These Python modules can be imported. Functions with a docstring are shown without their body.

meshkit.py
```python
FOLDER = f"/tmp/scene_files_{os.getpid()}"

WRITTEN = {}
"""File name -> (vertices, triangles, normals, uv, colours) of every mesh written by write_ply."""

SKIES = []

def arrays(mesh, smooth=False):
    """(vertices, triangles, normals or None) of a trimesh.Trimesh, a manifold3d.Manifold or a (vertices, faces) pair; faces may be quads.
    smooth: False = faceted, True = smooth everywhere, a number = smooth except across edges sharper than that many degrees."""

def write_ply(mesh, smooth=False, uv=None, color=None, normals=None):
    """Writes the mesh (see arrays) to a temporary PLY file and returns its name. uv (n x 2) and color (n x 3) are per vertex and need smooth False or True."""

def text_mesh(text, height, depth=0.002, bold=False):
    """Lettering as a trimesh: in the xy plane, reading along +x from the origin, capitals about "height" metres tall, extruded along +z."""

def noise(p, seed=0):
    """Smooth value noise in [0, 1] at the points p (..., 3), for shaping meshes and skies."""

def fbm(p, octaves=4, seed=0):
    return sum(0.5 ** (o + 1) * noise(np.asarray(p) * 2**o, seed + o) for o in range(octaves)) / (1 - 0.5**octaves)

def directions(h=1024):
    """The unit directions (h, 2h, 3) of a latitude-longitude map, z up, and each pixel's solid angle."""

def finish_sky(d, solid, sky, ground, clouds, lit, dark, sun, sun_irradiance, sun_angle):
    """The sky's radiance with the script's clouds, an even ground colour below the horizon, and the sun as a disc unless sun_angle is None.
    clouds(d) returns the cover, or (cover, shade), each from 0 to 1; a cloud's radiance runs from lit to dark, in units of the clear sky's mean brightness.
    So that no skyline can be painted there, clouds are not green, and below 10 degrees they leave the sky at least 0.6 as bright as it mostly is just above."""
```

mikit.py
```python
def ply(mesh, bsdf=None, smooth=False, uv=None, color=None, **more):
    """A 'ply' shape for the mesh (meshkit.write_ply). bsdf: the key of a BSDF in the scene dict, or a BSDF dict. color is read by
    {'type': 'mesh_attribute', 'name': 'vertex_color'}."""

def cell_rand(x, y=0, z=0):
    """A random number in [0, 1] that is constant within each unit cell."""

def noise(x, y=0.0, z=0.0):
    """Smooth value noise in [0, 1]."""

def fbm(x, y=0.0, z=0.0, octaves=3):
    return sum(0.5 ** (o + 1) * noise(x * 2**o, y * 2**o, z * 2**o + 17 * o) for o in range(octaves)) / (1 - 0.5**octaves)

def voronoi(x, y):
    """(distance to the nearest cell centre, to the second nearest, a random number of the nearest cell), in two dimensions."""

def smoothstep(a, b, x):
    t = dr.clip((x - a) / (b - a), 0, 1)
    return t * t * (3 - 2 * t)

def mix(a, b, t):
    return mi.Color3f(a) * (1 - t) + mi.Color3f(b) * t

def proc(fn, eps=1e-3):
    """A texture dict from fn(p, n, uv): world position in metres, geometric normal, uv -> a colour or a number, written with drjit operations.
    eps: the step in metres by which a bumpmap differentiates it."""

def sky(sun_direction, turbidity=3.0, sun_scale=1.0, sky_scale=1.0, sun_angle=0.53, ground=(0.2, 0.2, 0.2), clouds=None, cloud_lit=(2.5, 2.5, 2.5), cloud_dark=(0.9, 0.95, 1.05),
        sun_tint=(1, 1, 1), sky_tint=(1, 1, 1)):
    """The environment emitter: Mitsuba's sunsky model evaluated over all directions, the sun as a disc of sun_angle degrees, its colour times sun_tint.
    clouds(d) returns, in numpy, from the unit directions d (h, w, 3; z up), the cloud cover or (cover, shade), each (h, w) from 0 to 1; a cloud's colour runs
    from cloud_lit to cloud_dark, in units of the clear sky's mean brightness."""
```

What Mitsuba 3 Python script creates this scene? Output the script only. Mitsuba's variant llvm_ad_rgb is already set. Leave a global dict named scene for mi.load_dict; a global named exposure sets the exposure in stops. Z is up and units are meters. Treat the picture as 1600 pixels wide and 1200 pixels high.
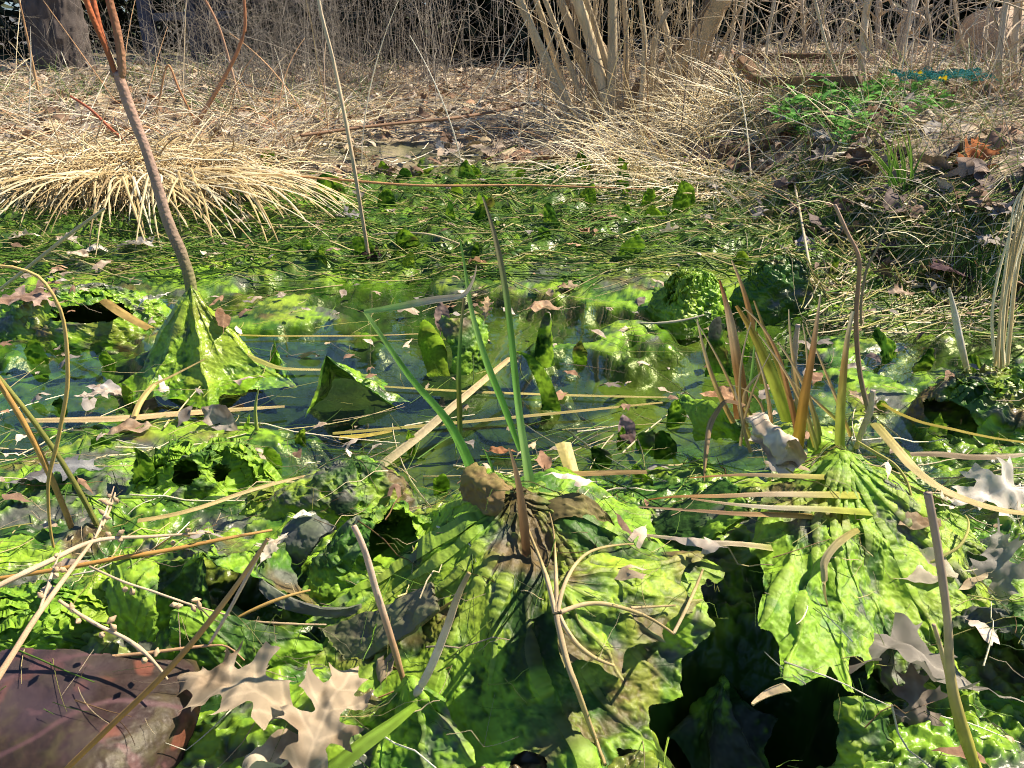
import math
import numpy as np
import mitsuba as mi
import mikit, meshkit
from scipy.spatial import Delaunay
from scipy.interpolate import make_interp_spline
import shapely

# ---------------------------------------------------------------- camera, sky, exposure
exposure = 2.68
EYE, PITCH, FOV = np.array([0.0, 0.0, 0.5]), math.radians(24.0), 63.4
FWD = np.array([0.0, math.cos(PITCH), -math.sin(PITCH)])
UP = np.array([0.0, math.sin(PITCH), math.cos(PITCH)])
scene, labels = {}, {}
scene['camera'] = {'type': 'perspective', 'fov': FOV, 'fov_axis': 'x', 'near_clip': 0.02, 'far_clip': 2000.0,
                   'to_world': mi.ScalarTransform4f().look_at(origin=EYE.tolist(), target=(EYE + FWD).tolist(), up=[0, 0, 1])}
scene['sky'] = mikit.sky([0.62, 0.20, 0.75], turbidity=2.6, sun_scale=1.05, sky_scale=0.55, sun_tint=(0.97, 1.0, 1.03), sky_tint=(0.97, 1.0, 1.03))

# ---------------------------------------------------------------- materials (colour comes from each mesh's own vertices)
VC = {'type': 'mesh_attribute', 'name': 'vertex_color'}


def grain(p, n, uv):
    return mikit.fbm(p.x * 260, p.y * 260, p.z * 260, octaves=2)


def slime(p, n, uv):
    return mikit.fbm(p.x * 150, p.y * 150, p.z * 150, octaves=4)


scene['wet_algae'] = {'type': 'twosided', 'bsdf': {'type': 'bumpmap', 'arbitrary': mikit.proc(slime, 6e-4), 'scale': 0.002,
                      'bsdf': {'type': 'principled', 'base_color': VC, 'roughness': 0.36, 'specular': 0.4}}}
scene['dull_algae'] = {'type': 'twosided', 'bsdf': {'type': 'bumpmap', 'arbitrary': mikit.proc(slime, 6e-4), 'scale': 0.0018,
                       'bsdf': {'type': 'principled', 'base_color': VC, 'roughness': 0.55, 'specular': 0.3}}}
scene['wet_film'] = {'type': 'principledthin', 'base_color': VC, 'roughness': 0.34, 'diff_trans': 0.75, 'eta': 1.4}
scene['thin_leaf'] = {'type': 'principledthin', 'base_color': VC, 'roughness': 0.55, 'diff_trans': 0.55, 'eta': 1.4}
scene['dry_matter'] = {'type': 'twosided', 'bsdf': {'type': 'principled', 'base_color': VC, 'roughness': 0.75, 'specular': 0.3}}
scene['rough_bark'] = {'type': 'twosided', 'bsdf': {'type': 'bumpmap', 'arbitrary': mikit.proc(grain, 1e-3), 'scale': 0.0018,
                       'bsdf': {'type': 'principled', 'base_color': VC, 'roughness': 0.8, 'specular': 0.25}}}
scene['wet_leaf'] = {'type': 'twosided', 'bsdf': {'type': 'bumpmap', 'arbitrary': mikit.proc(grain, 6e-4), 'scale': 0.0007,
                     'bsdf': {'type': 'principled', 'base_color': VC, 'roughness': 0.5, 'specular': 0.3}}}
scene['water_surface'] = {'type': 'thindielectric', 'int_ior': 1.22, 'specular_transmittance': {'type': 'rgb', 'value': [0.86, 0.93, 0.72]}}

# ---------------------------------------------------------------- helpers
F = 800 / math.tan(math.radians(FOV / 2))


def ray(px, py):
    return np.array([(px - 800) / F, 0, 0]) + FWD + UP * (600 - py) / F


def at_z(px, py, z=0.0):
    d = ray(px, py)
    return EYE + d * (z - EYE[2]) / d[2]


def at_y(px, py, y):
    d = ray(px, py)
    return EYE + d * y / d[1]


def depth(p):
    return float((np.asarray(p) - EYE) @ FWD)


def numbered(name):
    if name not in scene and name not in labels:
        return name
    k = 1
    while f'{name}_{k:03d}' in scene or f'{name}_{k:03d}' in labels:
        k += 1
    return f'{name}_{k:03d}'


def tag(key, label, cat, group=None, kind=None):
    d = {'label': label}
    if cat: d['category'] = cat
    if group: d['group'] = group
    if kind: d['kind'] = kind
    labels[key] = d
    return key


def thing(name, label, cat, group=None):
    return tag(numbered(name), label, cat, group)


def put(name, mesh, bsdf, parent=None, smooth=True):
    key = numbered(f'{parent}__{name}' if parent else name)
    v, f, c = mesh
    scene[key] = mikit.ply((v, f), bsdf, smooth, color=np.clip(c, 0, 1))
    return key


def solo(name, mesh, bsdf, label, cat, group=None, smooth=True):
    key = put(name, mesh, bsdf, None, smooth)
    return tag(key, label, cat, group)


def join(*ms):
    vs, fs, cs, n = [], [], [], 0
    for v, f, c in ms:
        vs.append(v); fs.append(np.asarray(f) + n); cs.append(c); n += len(v)
    return np.vstack(vs), np.vstack(fs), np.vstack(cs)


def rng(s):
    return np.random.default_rng(s)


def ss(a, b, x):
    t = np.clip((x - a) / (b - a), 0, 1)
    return t * t * (3 - 2 * t)


def lerp(a, b, t):
    t = np.asarray(t)[..., None]
    return np.asarray(a) * (1 - t) + np.asarray(b) * t


def fbm(P, s, o=3, seed=0):
    return meshkit.fbm(np.asarray(P) * s + 31.7, o, seed)


def curve(pts, n):
    pts = np.asarray(pts, float)
    if len(pts) == 1: return np.repeat(pts, n, 0)
    s = np.concatenate([[0], np.cumsum(np.linalg.norm(np.diff(pts, axis=0), axis=1))])
    k = 1 if len(pts) == 2 else 2 if len(pts) == 3 else 3
    if len(pts) > 3:
        from scipy.interpolate import PchipInterpolator
        return PchipInterpolator(s, pts)(np.linspace(0, s[-1], n))
    return make_interp_spline(s, pts, k)(np.linspace(0, s[-1], n))


def grid_faces(m, n, wrap=False):
    i, j = np.meshgrid(np.arange(m - 1), np.arange(n if wrap else n - 1), indexing='ij')
    a, b = i * n + j, i * n + (j + 1) % n
    c, d = (i + 1) * n + (j + 1) % n, (i + 1) * n + j
    return np.vstack([np.stack([a, b, c], -1).reshape(-1, 3), np.stack([a, c, d], -1).reshape(-1, 3)])


def frames(P):
    t = np.gradient(P, axis=0)
    t /= np.linalg.norm(t, axis=-1, keepdims=True) + 1e-12
    a = np.cross(t, np.where(np.abs(t[..., 2:]) < 0.9, [0, 0, 1.0], [1.0, 0.3, 0]))
    a /= np.linalg.norm(a, axis=-1, keepdims=True) + 1e-12
    return t, a, np.cross(t, a)


def tube(pts, radii, color, n=24, sides=7, wob=0.0, seed=0):
    """A tapering stem along a curve; colour a triple or a list of them from base to tip."""
    P = curve(pts, n)
    r = np.interp(np.linspace(0, 1, n), np.linspace(0, 1, len(np.atleast_1d(radii))), np.atleast_1d(radii))
    _, a, b = frames(P)
    th = np.arange(sides) * 2 * np.pi / sides
    R = np.repeat(r[:, None], sides, 1)
    if wob:
        q = np.stack([np.repeat(np.arange(n)[:, None] * 0.35, sides, 1), np.repeat(np.cos(th)[None] * 1.2, n, 0), np.repeat(np.sin(th)[None] * 1.2, n, 0)], -1)
        R = R * (1 + wob * (meshkit.fbm(q + seed * 3.1, 3, seed) - 0.5) * 2)
    V = P[:, None] + R[..., None] * (np.cos(th)[None, :, None] * a[:, None] + np.sin(th)[None, :, None] * b[:, None])
    C = np.asarray(color, float).reshape(-1, 3)
    C = np.stack([np.interp(np.linspace(0, 1, n), np.linspace(0, 1, len(C)), C[:, k]) for k in range(3)], -1) if len(C) > 1 else np.repeat(C, n, 0)
    C = np.repeat(C[:, None], sides, 1).reshape(-1, 3)
    V = V.reshape(-1, 3)
    C = C * (0.75 + 0.5 * fbm(V, 150, 2, seed))[:, None] * (.72 + .56 * fbm(V * [1, 1, .35], 34, 3, seed + 1))[:, None]
    f = grid_faces(n, sides, True)
    caps = []
    for i in (0, n - 1):
        o = i * sides
        caps += [[o, o + k, o + k + 1] if i else [o, o + k + 1, o + k] for k in range(1, sides - 1)]
    return V, np.vstack([f, np.array(caps)]), C


def ribbon(pts, widths, color, side=None, fold=0.25, n=26, seed=0, streak=0.5):
    """A grass or rush blade: keeled strip, five points across, along a curve."""
    P = curve(pts, n)
    w = np.interp(np.linspace(0, 1, n), np.linspace(0, 1, len(np.atleast_1d(widths))), np.atleast_1d(widths))
    t, a, b = frames(P)
    if side is not None:
        a = np.asarray(side, float) - t * (t @ np.asarray(side, float))[:, None]
        a /= np.linalg.norm(a, axis=-1, keepdims=True)
        b = np.cross(t, a)
    u = np.array([-1, -.7, -.35, 0, .35, .7, 1.0])
    V = P[:, None] + a[:, None] * (u[None, :, None] * w[:, None, None] / 2) + b[:, None] * ((np.abs(u) * fold)[None, :, None] * w[:, None, None])
    C = np.asarray(color, float).reshape(-1, 3)
    C = np.stack([np.interp(np.linspace(0, 1, n), np.linspace(0, 1, len(C)), C[:, k]) for k in range(3)], -1) if len(C) > 1 else np.repeat(C, n, 0)
    r = rng(seed + 77)
    k = 1 - streak * 0.5 + streak * r.random(7)[None, :] + 0.6 * (meshkit.noise(np.stack([np.repeat(np.arange(n)[:, None] * .5, 7, 1), np.repeat(u[None] * 2, n, 0), np.full((n, 7), seed * 1.7)], -1)) - .5)
    C = C[:, None] * k[..., None]
    return V.reshape(-1, 3), grid_faces(n, 7), C.reshape(-1, 3)


def strands(P, r0, r1, color, sides=3):
    """Many thin stalks at once. P: (count, points, 3)."""
    m, k, _ = P.shape
    t = np.gradient(P, axis=1)
    t /= np.linalg.norm(t, axis=-1, keepdims=True) + 1e-12
    a = np.cross(t, np.where(np.abs(t[..., 2:]) < 0.9, [0, 0, 1.0], [1.0, 0.3, 0]))
    a /= np.linalg.norm(a, axis=-1, keepdims=True) + 1e-12
    b = np.cross(t, a)
    s = np.linspace(0, 1, k)
    r = np.asarray(r0).reshape(-1, 1) * (1 - s) + np.asarray(r1).reshape(-1, 1) * s
    th = np.arange(sides) * 2 * np.pi / sides + 0.4
    V = P[:, :, None] + r[..., None, None] * (np.cos(th)[:, None] * a[:, :, None] + np.sin(th)[:, None] * b[:, :, None])
    f0 = grid_faces(k, sides, True)
    f = (f0[None] + (np.arange(m) * k * sides)[:, None, None]).reshape(-1, 3)
    C = np.broadcast_to(np.asarray(color, float)[:, None, None] if np.ndim(color) == 2 else np.asarray(color, float), (m, k, sides, 3))
    return V.reshape(-1, 3), f, C.reshape(-1, 3).copy()


def arcs(r, base, az, elev, length, droop, k=6, bend=0.3):
    """Curved stalk lines from base points: heading az, starting elevation, drooping along the way."""
    m = len(base)
    s = np.linspace(0, 1, k)[None, :]
    e = elev[:, None] - droop[:, None] * s
    h = az[:, None] + (r.normal(0, bend, m))[:, None] * s
    st = (length / (k - 1))[:, None, None] * np.stack([np.cos(e) * np.cos(h), np.cos(e) * np.sin(h), np.sin(e)], -1)
    P = np.concatenate([np.zeros((m, 1, 3)), np.cumsum(st[:, :-1], 1)], 1)
    return base[:, None] + P


# ---------------------------------------------------------------- colours
DEEP, MID, LIME, YEL = np.array([.011, .034, .008]), np.array([.048, .135, .016]), np.array([.20, .375, .028]), np.array([.38, .45, .04])
SLATE, MUD, STRAW, TAN, GREY, BROWN = np.array([.075, .08, .072]), np.array([.05, .038, .022]), np.array([.52, .39, .21]), np.array([.42, .30, .19]), np.array([.22, .20, .18]), np.array([.16, .085, .04])


def crust(P, seed=0, more=0.0, q=None):
    """Where the living algae lies as a raised crust on the slimy skin below: 0 to 1."""
    Q = P if q is None else q
    a = fbm(P, 21, 3, seed + 1) * .45 + fbm(Q, 62, 3, seed + 2) * .35 + fbm(P, 170, 2, seed + 3) * .20
    return ss(.40, .60, (a - .5) * 1.35 + .5 + more)


def algae(P, seed=0, bright=0.0, slate=0.25, brown=0.15, yellow=0.2, q=None, more=None):
    """Slimy algae: a lime crust over a dark green skin, grey and brown where the leaf below shows."""
    k = crust(P, seed, bright * .35, q)
    b = fbm(P, 105, 3, seed + 4)
    c = lerp(DEEP, MID, ss(.28, .68, fbm(P, 15, 3, seed + 10) + bright * .3))
    g = fbm(P, 17, 3, seed + 6) + (slate - .5) * .5
    c = lerp(c, lerp(SLATE * .7, SLATE * 1.9, fbm(P, 130, 2, seed + 7)), ss(.46, .58, g) * .9)
    g = fbm(P, 13, 3, seed + 8) + (brown - .5) * .5
    bm = ss(.50, .62, g)
    c = lerp(c, lerp(MUD, [.19, .135, .05], fbm(P, 120, 2, seed + 9)), bm * .85)
    l = lerp(MID * 1.5, LIME, ss(.30, .62, b + (k - .5) * .25 + bright * .2))
    l = lerp(l, YEL, ss(.35, .7, fbm(P, 11, 3, seed + 5)) * np.clip(yellow, 0, 1.2) * .5)
    l = lerp(l, l * .5 + np.array([.10, .08, .02]), bm * .75)
    olive = ss(.52, .66, fbm(P, 8, 3, seed + 12))
    l = lerp(l, l * [.95, .72, .8] + np.array([.03, .015, .01]), olive * .55)
    c = lerp(c, l, k * (1 - .25 * bm))
    return c * (.62 + .76 * fbm(P, 300, 2, seed + 13))[:, None]


# ---------------------------------------------------------------- terrain
POND = np.array([(-6, -2), (-6, 2.0), (-3, 2.0), (-1.36, 2.15), (-.9, 2.15), (-.6, 2.3), (-.35, 2.52), (0, 2.62), (.2, 2.60), (.40, 2.45), (.55, 2.2), (.64, 1.95), (.73, 1.75), (.84, 1.55), (1.02, 1.42), (1.6, 1.25), (6, 1.1), (6, -2)], float)


def sd(x, y):
    p = np.stack([x, y], -1)
    d2, inside = np.full(x.shape, 1e9), np.zeros(x.shape, bool)
    for a, b in zip(POND, np.roll(POND, -1, 0)):
        e = b - a
        w = p - a
        t = np.clip((w @ e) / (e @ e), 0, 1)
        d2 = np.minimum(d2, ((w - t[..., None] * e) ** 2).sum(-1))
        c = (a[1] > y) != (b[1] > y)
        with np.errstate(divide='ignore', invalid='ignore'):
            inside ^= c & (x < e[0] * (y - a[1]) / e[1] + a[0]) if e[1] else False
    return np.where(inside, -1, 1) * np.sqrt(d2)


def lay(x, y):
    """Height of the ground without its fine relief, the distance to the bank, the share of open water, the share of floating scum."""
    x, y = np.asarray(x, float), np.asarray(y, float)
    P = np.stack([x, y, 0 * x], -1)
    d = sd(x, y) + .10 * (fbm(P, 5, 3, 40) - .5)
    n1, n2 = fbm(P, 5, 3, 41) - .5, fbm(P, 20, 3, 42) - .5
    near, far = ss(.98, .74, y), ss(1.5, 1.85, y)

    def blob(px, py, rx, ry):
        c = at_z(px, py)
        return np.exp(-(((x - c[0]) / rx) ** 2 + ((y - c[1]) / ry) ** 2))
    op = np.clip(1.3 * blob(520, 600, .20, .13) + 1.2 * blob(700, 690, .22, .09) + blob(980, 600, .2, .12) + .5 * blob(880, 500, .25, .15) + .8 * blob(1150, 520, .13, .12) + .5 * blob(60, 640, .2, .06), 0, 1)
    op = op * (1 - .5 * far)
    mid = blob(730, 560, .62, .34)
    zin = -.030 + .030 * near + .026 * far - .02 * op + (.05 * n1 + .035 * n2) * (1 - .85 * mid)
    hollow = np.clip(1.6 * blob(1185, 1105, .10, .062), 0, 1) * .15 + blob(385, 945, .05, .035) * .05 + blob(1560, 1040, .08, .05) * .07
    zin = zin - hollow
    side = ss(.5, .9, x) * ss(1.2, 1.8, y) * .13
    zout = .015 + (.13 + side) * (1 - np.exp(-np.maximum(d, 0) / (.45 - .2 * ss(.4, .8, x)))) + .06 * ss(3.6, 5.5, y) + .04 * n1 + .02 * n2 + .1 * ss(8, 30, y) * (fbm(P, .15, 2, 43) - .3) * 4
    k = ss(-.05, .09, d)
    scum = ss(.43, .58, fbm(P, 6.5, 4, 44) + .10 * far + .06 * near - .18 * op - (.03 + .07 * ss(.2, -.2, x)) * mid + .02)
    return zin * (1 - k) + zout * k, d, np.maximum(op, .75 * mid), scum


def hs(x, y):
    return lay(x, y)[0]


def build_terrain():
    inv = np.linspace(1 / .28, 1 / 3.2, 640)
    rows = np.concatenate([1 / inv, 3.2 * (400 / 3.2) ** (np.arange(1, 130) / 129.0)])
    u = np.linspace(-1, 1, 760)
    Y, U = np.meshgrid(rows, u, indexing='ij')
    X = U * (Y * .80 + .30)
    Z, d, op, scum = lay(X, Y)
    P = np.stack([X, Y, 0 * X], -1)
    rb = ss(.5, .85, X) * ss(2.6, 2.2, Y)
    wet = ss(.16 + .14 * rb, .02 + .02 * rb, d + .3 * (fbm(P, 9, 3, 50) - .5))
    inside = ss(.03, -.02, d)
    bead = np.clip(fbm(P, 130, 2, 51) - .42, 0, 1)
    rid = 1 - np.abs(2 * lerp1(fbm(P * [1, 1.6, 1], 22, 3, 52), fbm(P * [1, 1.3, 1], 13, 4, 55), ss(1.5, 1.85, Y)) - 1)
    near, far = ss(1.0, .75, Y), ss(1.5, 1.85, Y)
    # floating scum lies on the water, bubbly and slightly proud
    Z = np.where(scum * inside > .02, np.maximum(Z, lerp1(Z, .002 + .010 * bead * (1 - .7 * op) + .004 * far, scum * inside)), Z)
    lump = (rid - .45) * (.006 + .008 * near + .085 * far) * wet * (1 - .93 * op) + (fbm(P, 11, 3, 54) - .5) * .03 * wet * (1 - .7 * op) * (.4 + near)
    kr = crust(P, 60, 0)
    Z = Z + lump + (kr * .0045 + bead * .006) * wet * (near + .35) * (1 - .6 * op) + (1 - wet) * ((fbm(P, 30, 3, 53) - .5) * .03)
    V = np.stack([X, Y, Z], -1).reshape(-1, 3)
    w, o, yy = wet.reshape(-1), op.reshape(-1), Y.reshape(-1)
    c = algae(np.stack([X, Y, 0 * X], -1).reshape(-1, 3), 60, bright=-.02, slate=.42, brown=.40, yellow=.45)
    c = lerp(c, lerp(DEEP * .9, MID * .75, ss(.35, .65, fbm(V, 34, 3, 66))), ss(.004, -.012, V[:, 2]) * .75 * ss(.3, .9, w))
    c = lerp(c, lerp([.010, .018, .010], [.11, .15, .022], ss(.38, .6, fbm(V, 13, 3, 71)) * ss(-.30, .0, V[:, 0])), np.clip(o * 1.1, 0, 1) * ss(-.004, -.022, V[:, 2]) * .85)
    f3 = far.reshape(-1) * w
    c = lerp(c, lerp(lerp(DEEP, MID * .75, ss(.38, .62, fbm(V, 45, 3, 67))), LIME * .8, ss(.55, .64, fbm(V, 26, 3, 72) * .6 + fbm(V, 90, 2, 73) * .4) * .7), f3 * .8)
    dry = lerp([.17, .135, .10], [.40, .32, .23], ss(.3, .7, fbm(V, 14, 3, 68)))
    dry = lerp(dry, [.05, .042, .036], ss(.45, .6, fbm(V, 9, 3, 69)) * .8)
    dry = lerp(dry, [.10, .12, .05], ss(.52, .62, fbm(V, 3, 3, 70)) * .6)
    dry = lerp(dry, [.06, .055, .035], ss(6, 9, V[:, 1]) * .7)
    c = lerp(dry, c, w)
    global GROUND
    GROUND = V
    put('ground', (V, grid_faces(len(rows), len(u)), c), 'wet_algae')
    tag('ground', 'pond bed and bank under algae and dead straw', None, kind='structure')


def lerp1(a, b, t):
    return a * (1 - t) + b * t


def build_water():
    xs, ys = np.linspace(-5, 5, 700), np.linspace(.70, 2.9, 540)
    Y, X = np.meshgrid(ys, xs, indexing='ij')
    P = np.stack([X, Y, 0 * X], -1)
    Z = .0006 * (fbm(P, 16, 2, 80) - .5) + .00025 * (fbm(P, 60, 2, 81) - .5)
    v, f = np.stack([X, Y, Z], -1).reshape(-1, 3), grid_faces(len(ys), len(xs))
    scene['pond_water'] = mikit.ply((v, f), 'water_surface', True)
    tag('pond_water', 'shallow pond water mirroring blue sky between floating algae', None, kind='structure')


build_terrain()
build_water()

# ---------------------------------------------------------------- algae draped shapes
def on_ground(px, py, lift=0.0):
    """The point of the ground that a sight line through this place of the photograph meets."""
    d, s = ray(px, py), np.linspace(.35, 8, 900)
    p = EYE + d * s[:, None]
    g = hs(p[:, 0], p[:, 1])
    i = int(np.argmax(p[:, 2] < g + lift)) or len(s) - 1
    return p[i]


def relief(V, N, big, small, beads, seed, more=0.0, q=None):
    n = (fbm(V, 17, 3, seed) - .5) * big * 1.5 + crust(V, seed, more * .35, q) * small * .8 + np.clip(fbm(V, 105, 3, seed + 4) - .42, 0, 1) * beads * 1.2
    return V + N * n[..., None]


def normals(V, f):
    n = np.zeros_like(V)
    q = np.cross(V[f[:, 1]] - V[f[:, 0]], V[f[:, 2]] - V[f[:, 0]])
    for k in range(3): np.add.at(n, f[:, k], q)
    return n / (np.linalg.norm(n, axis=1, keepdims=True) + 1e-15)


def cut(V, f, holes, seed):
    """Takes ragged holes out of a surface: holes are (point, radius)."""
    keep = np.ones(len(f), bool)
    m = V[f].mean(1)
    for p, r in holes:
        keep &= np.linalg.norm((m - p) / np.broadcast_to(r, 3), axis=1) > 1 + .5 * (fbm(m, 60, 2, seed) - .5)
    return f[keep]


CELL, GX, GY = .004, -1.4, .3
SURF = np.full((700, 650), -9.0)


def note(V):
    """Remembers how high the heaps stand, so that litter can lie on them."""
    i, j = ((V[:, 0] - GX) / CELL).astype(int), ((V[:, 1] - GY) / CELL).astype(int)
    ok = (i >= 0) & (j >= 0) & (i < 700) & (j < 650)
    np.maximum.at(SURF, (i[ok], j[ok]), V[ok, 2])


def top_z(x, y):
    x, y = np.asarray(x, float), np.asarray(y, float)
    i, j = np.clip((x - GX) / CELL, 1, 698).astype(int), np.clip((y - GY) / CELL, 1, 648).astype(int)
    m = np.max([SURF[i + a, j + b] for a in (-1, 0, 1) for b in (-1, 0, 1)], axis=0)
    m = np.where((np.abs(x) < 1.39) & (y < 2.88), m, -9)
    return np.maximum(np.maximum(m, hs(x, y)), np.where(y > .7, 0, -1))


note(GROUND[np.abs(GROUND[:, 0]) < 1.4])


def front(V, p):
    """The place of a surface that one meets first when looking from the shore towards p."""
    d = (p - EYE) / np.linalg.norm(p - EYE)
    t = (V - EYE) @ d
    off = np.linalg.norm(V - EYE - t[:, None] * d, axis=1)
    ok = np.nonzero(off < max(.006, off.min() * 1.05))[0]
    return V[ok[np.argmin(t[ok])]]


def mound(label, cat, c, rx, ry, h, prof='tent', folds=9, fold=.25, seed=0, res=(110, 240), lean=(0, 0), holes=(), rot=0.0, top=None, big=.016, small=.007, beads=.014,
          name='algae_mound', z0=-.03, group=None, stripes=0.0, **look):
    """A heap of slime and leaves hanging over a plant stump like wet cloth, with radial folds."""
    nr, nt = res
    r = np.linspace(0, 1, nr)[:, None] ** .85 + 0 * np.zeros((1, nt))
    th = np.linspace(0, 2 * np.pi, nt, endpoint=False)[None, :] + 0 * r
    g = rng(seed)
    R = 1 + sum(a * np.cos(k * th + p) for k, a, p in zip((2, 3, 5), (.14, .10, .06), g.random(3) * 6.3))
    f = {'tent': (1 - r) ** 1.7, 'bell': np.exp(-4.2 * r * r) - math.exp(-4.2) * r, 'dome': np.sqrt(np.clip(1 - r * r, 0, 1)), 'flat': (1 - r ** 2.6)}[prof]
    q = np.stack([np.cos(th + .8 * r) * folds * .34, np.sin(th + .8 * r) * folds * .34, r * 1.6], -1) + seed * 1.37
    ridge = 1 - np.sqrt((2 * meshkit.fbm(q, 2, seed) - 1) ** 2 + .03) * 1.6 + .1
    x = rx * r * R * np.cos(th + rot); y = ry * r * R * np.sin(th + rot)
    z = z0 + (h - z0) * f + fold * h * (ridge - .6) * ss(.06, .45, r) * (1 - r) * 1.7
    V = np.stack([c[0] + x + lean[0] * f, c[1] + y + lean[1] * f, z + (c[2] if len(c) > 2 else 0)], -1).reshape(-1, 3)
    F_ = grid_faces(nr, nt, True)
    Q = np.stack([np.cos(th) * .05, np.sin(th) * .05, r * .03], -1).reshape(-1, 3) * 1.6 + V * .25
    qq = lerp(V, Q, np.full(len(V), stripes))
    col = algae(V, seed, q=qq, **look)
    V = relief(V, normals(V, F_), big, small, beads, seed, look.get('bright', 0), qq)
    if top is not None:
        col = lerp(col, lerp(MUD * .8, [.17, .11, .05], fbm(V, 60, 3, seed + 20)) * (.6 + .8 * fbm(V, 150, 2, seed + 21))[:, None], ss(top - .025, top + .012, V[:, 2] + .05 * (fbm(V, 28, 3, seed + 22) - .5)) * .9)
    if holes:
        F_ = cut(V, F_, [(front(V, p), r_) for p, r_ in holes], seed)
    note(V)
    return solo(name, (V, F_, col), 'dull_algae' if c[1] < .95 else 'wet_algae', label, cat, group)


def net_surface(net, m, n):
    A = np.asarray(net, float)
    s = make_interp_spline(np.linspace(0, 1, A.shape[0]), A, min(3, A.shape[0] - 1))(np.linspace(0, 1, m))
    return np.swapaxes(make_interp_spline(np.linspace(0, 1, A.shape[1]), np.swapaxes(s, 0, 1), min(3, A.shape[1] - 1))(np.linspace(0, 1, n)), 0, 1)


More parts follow.
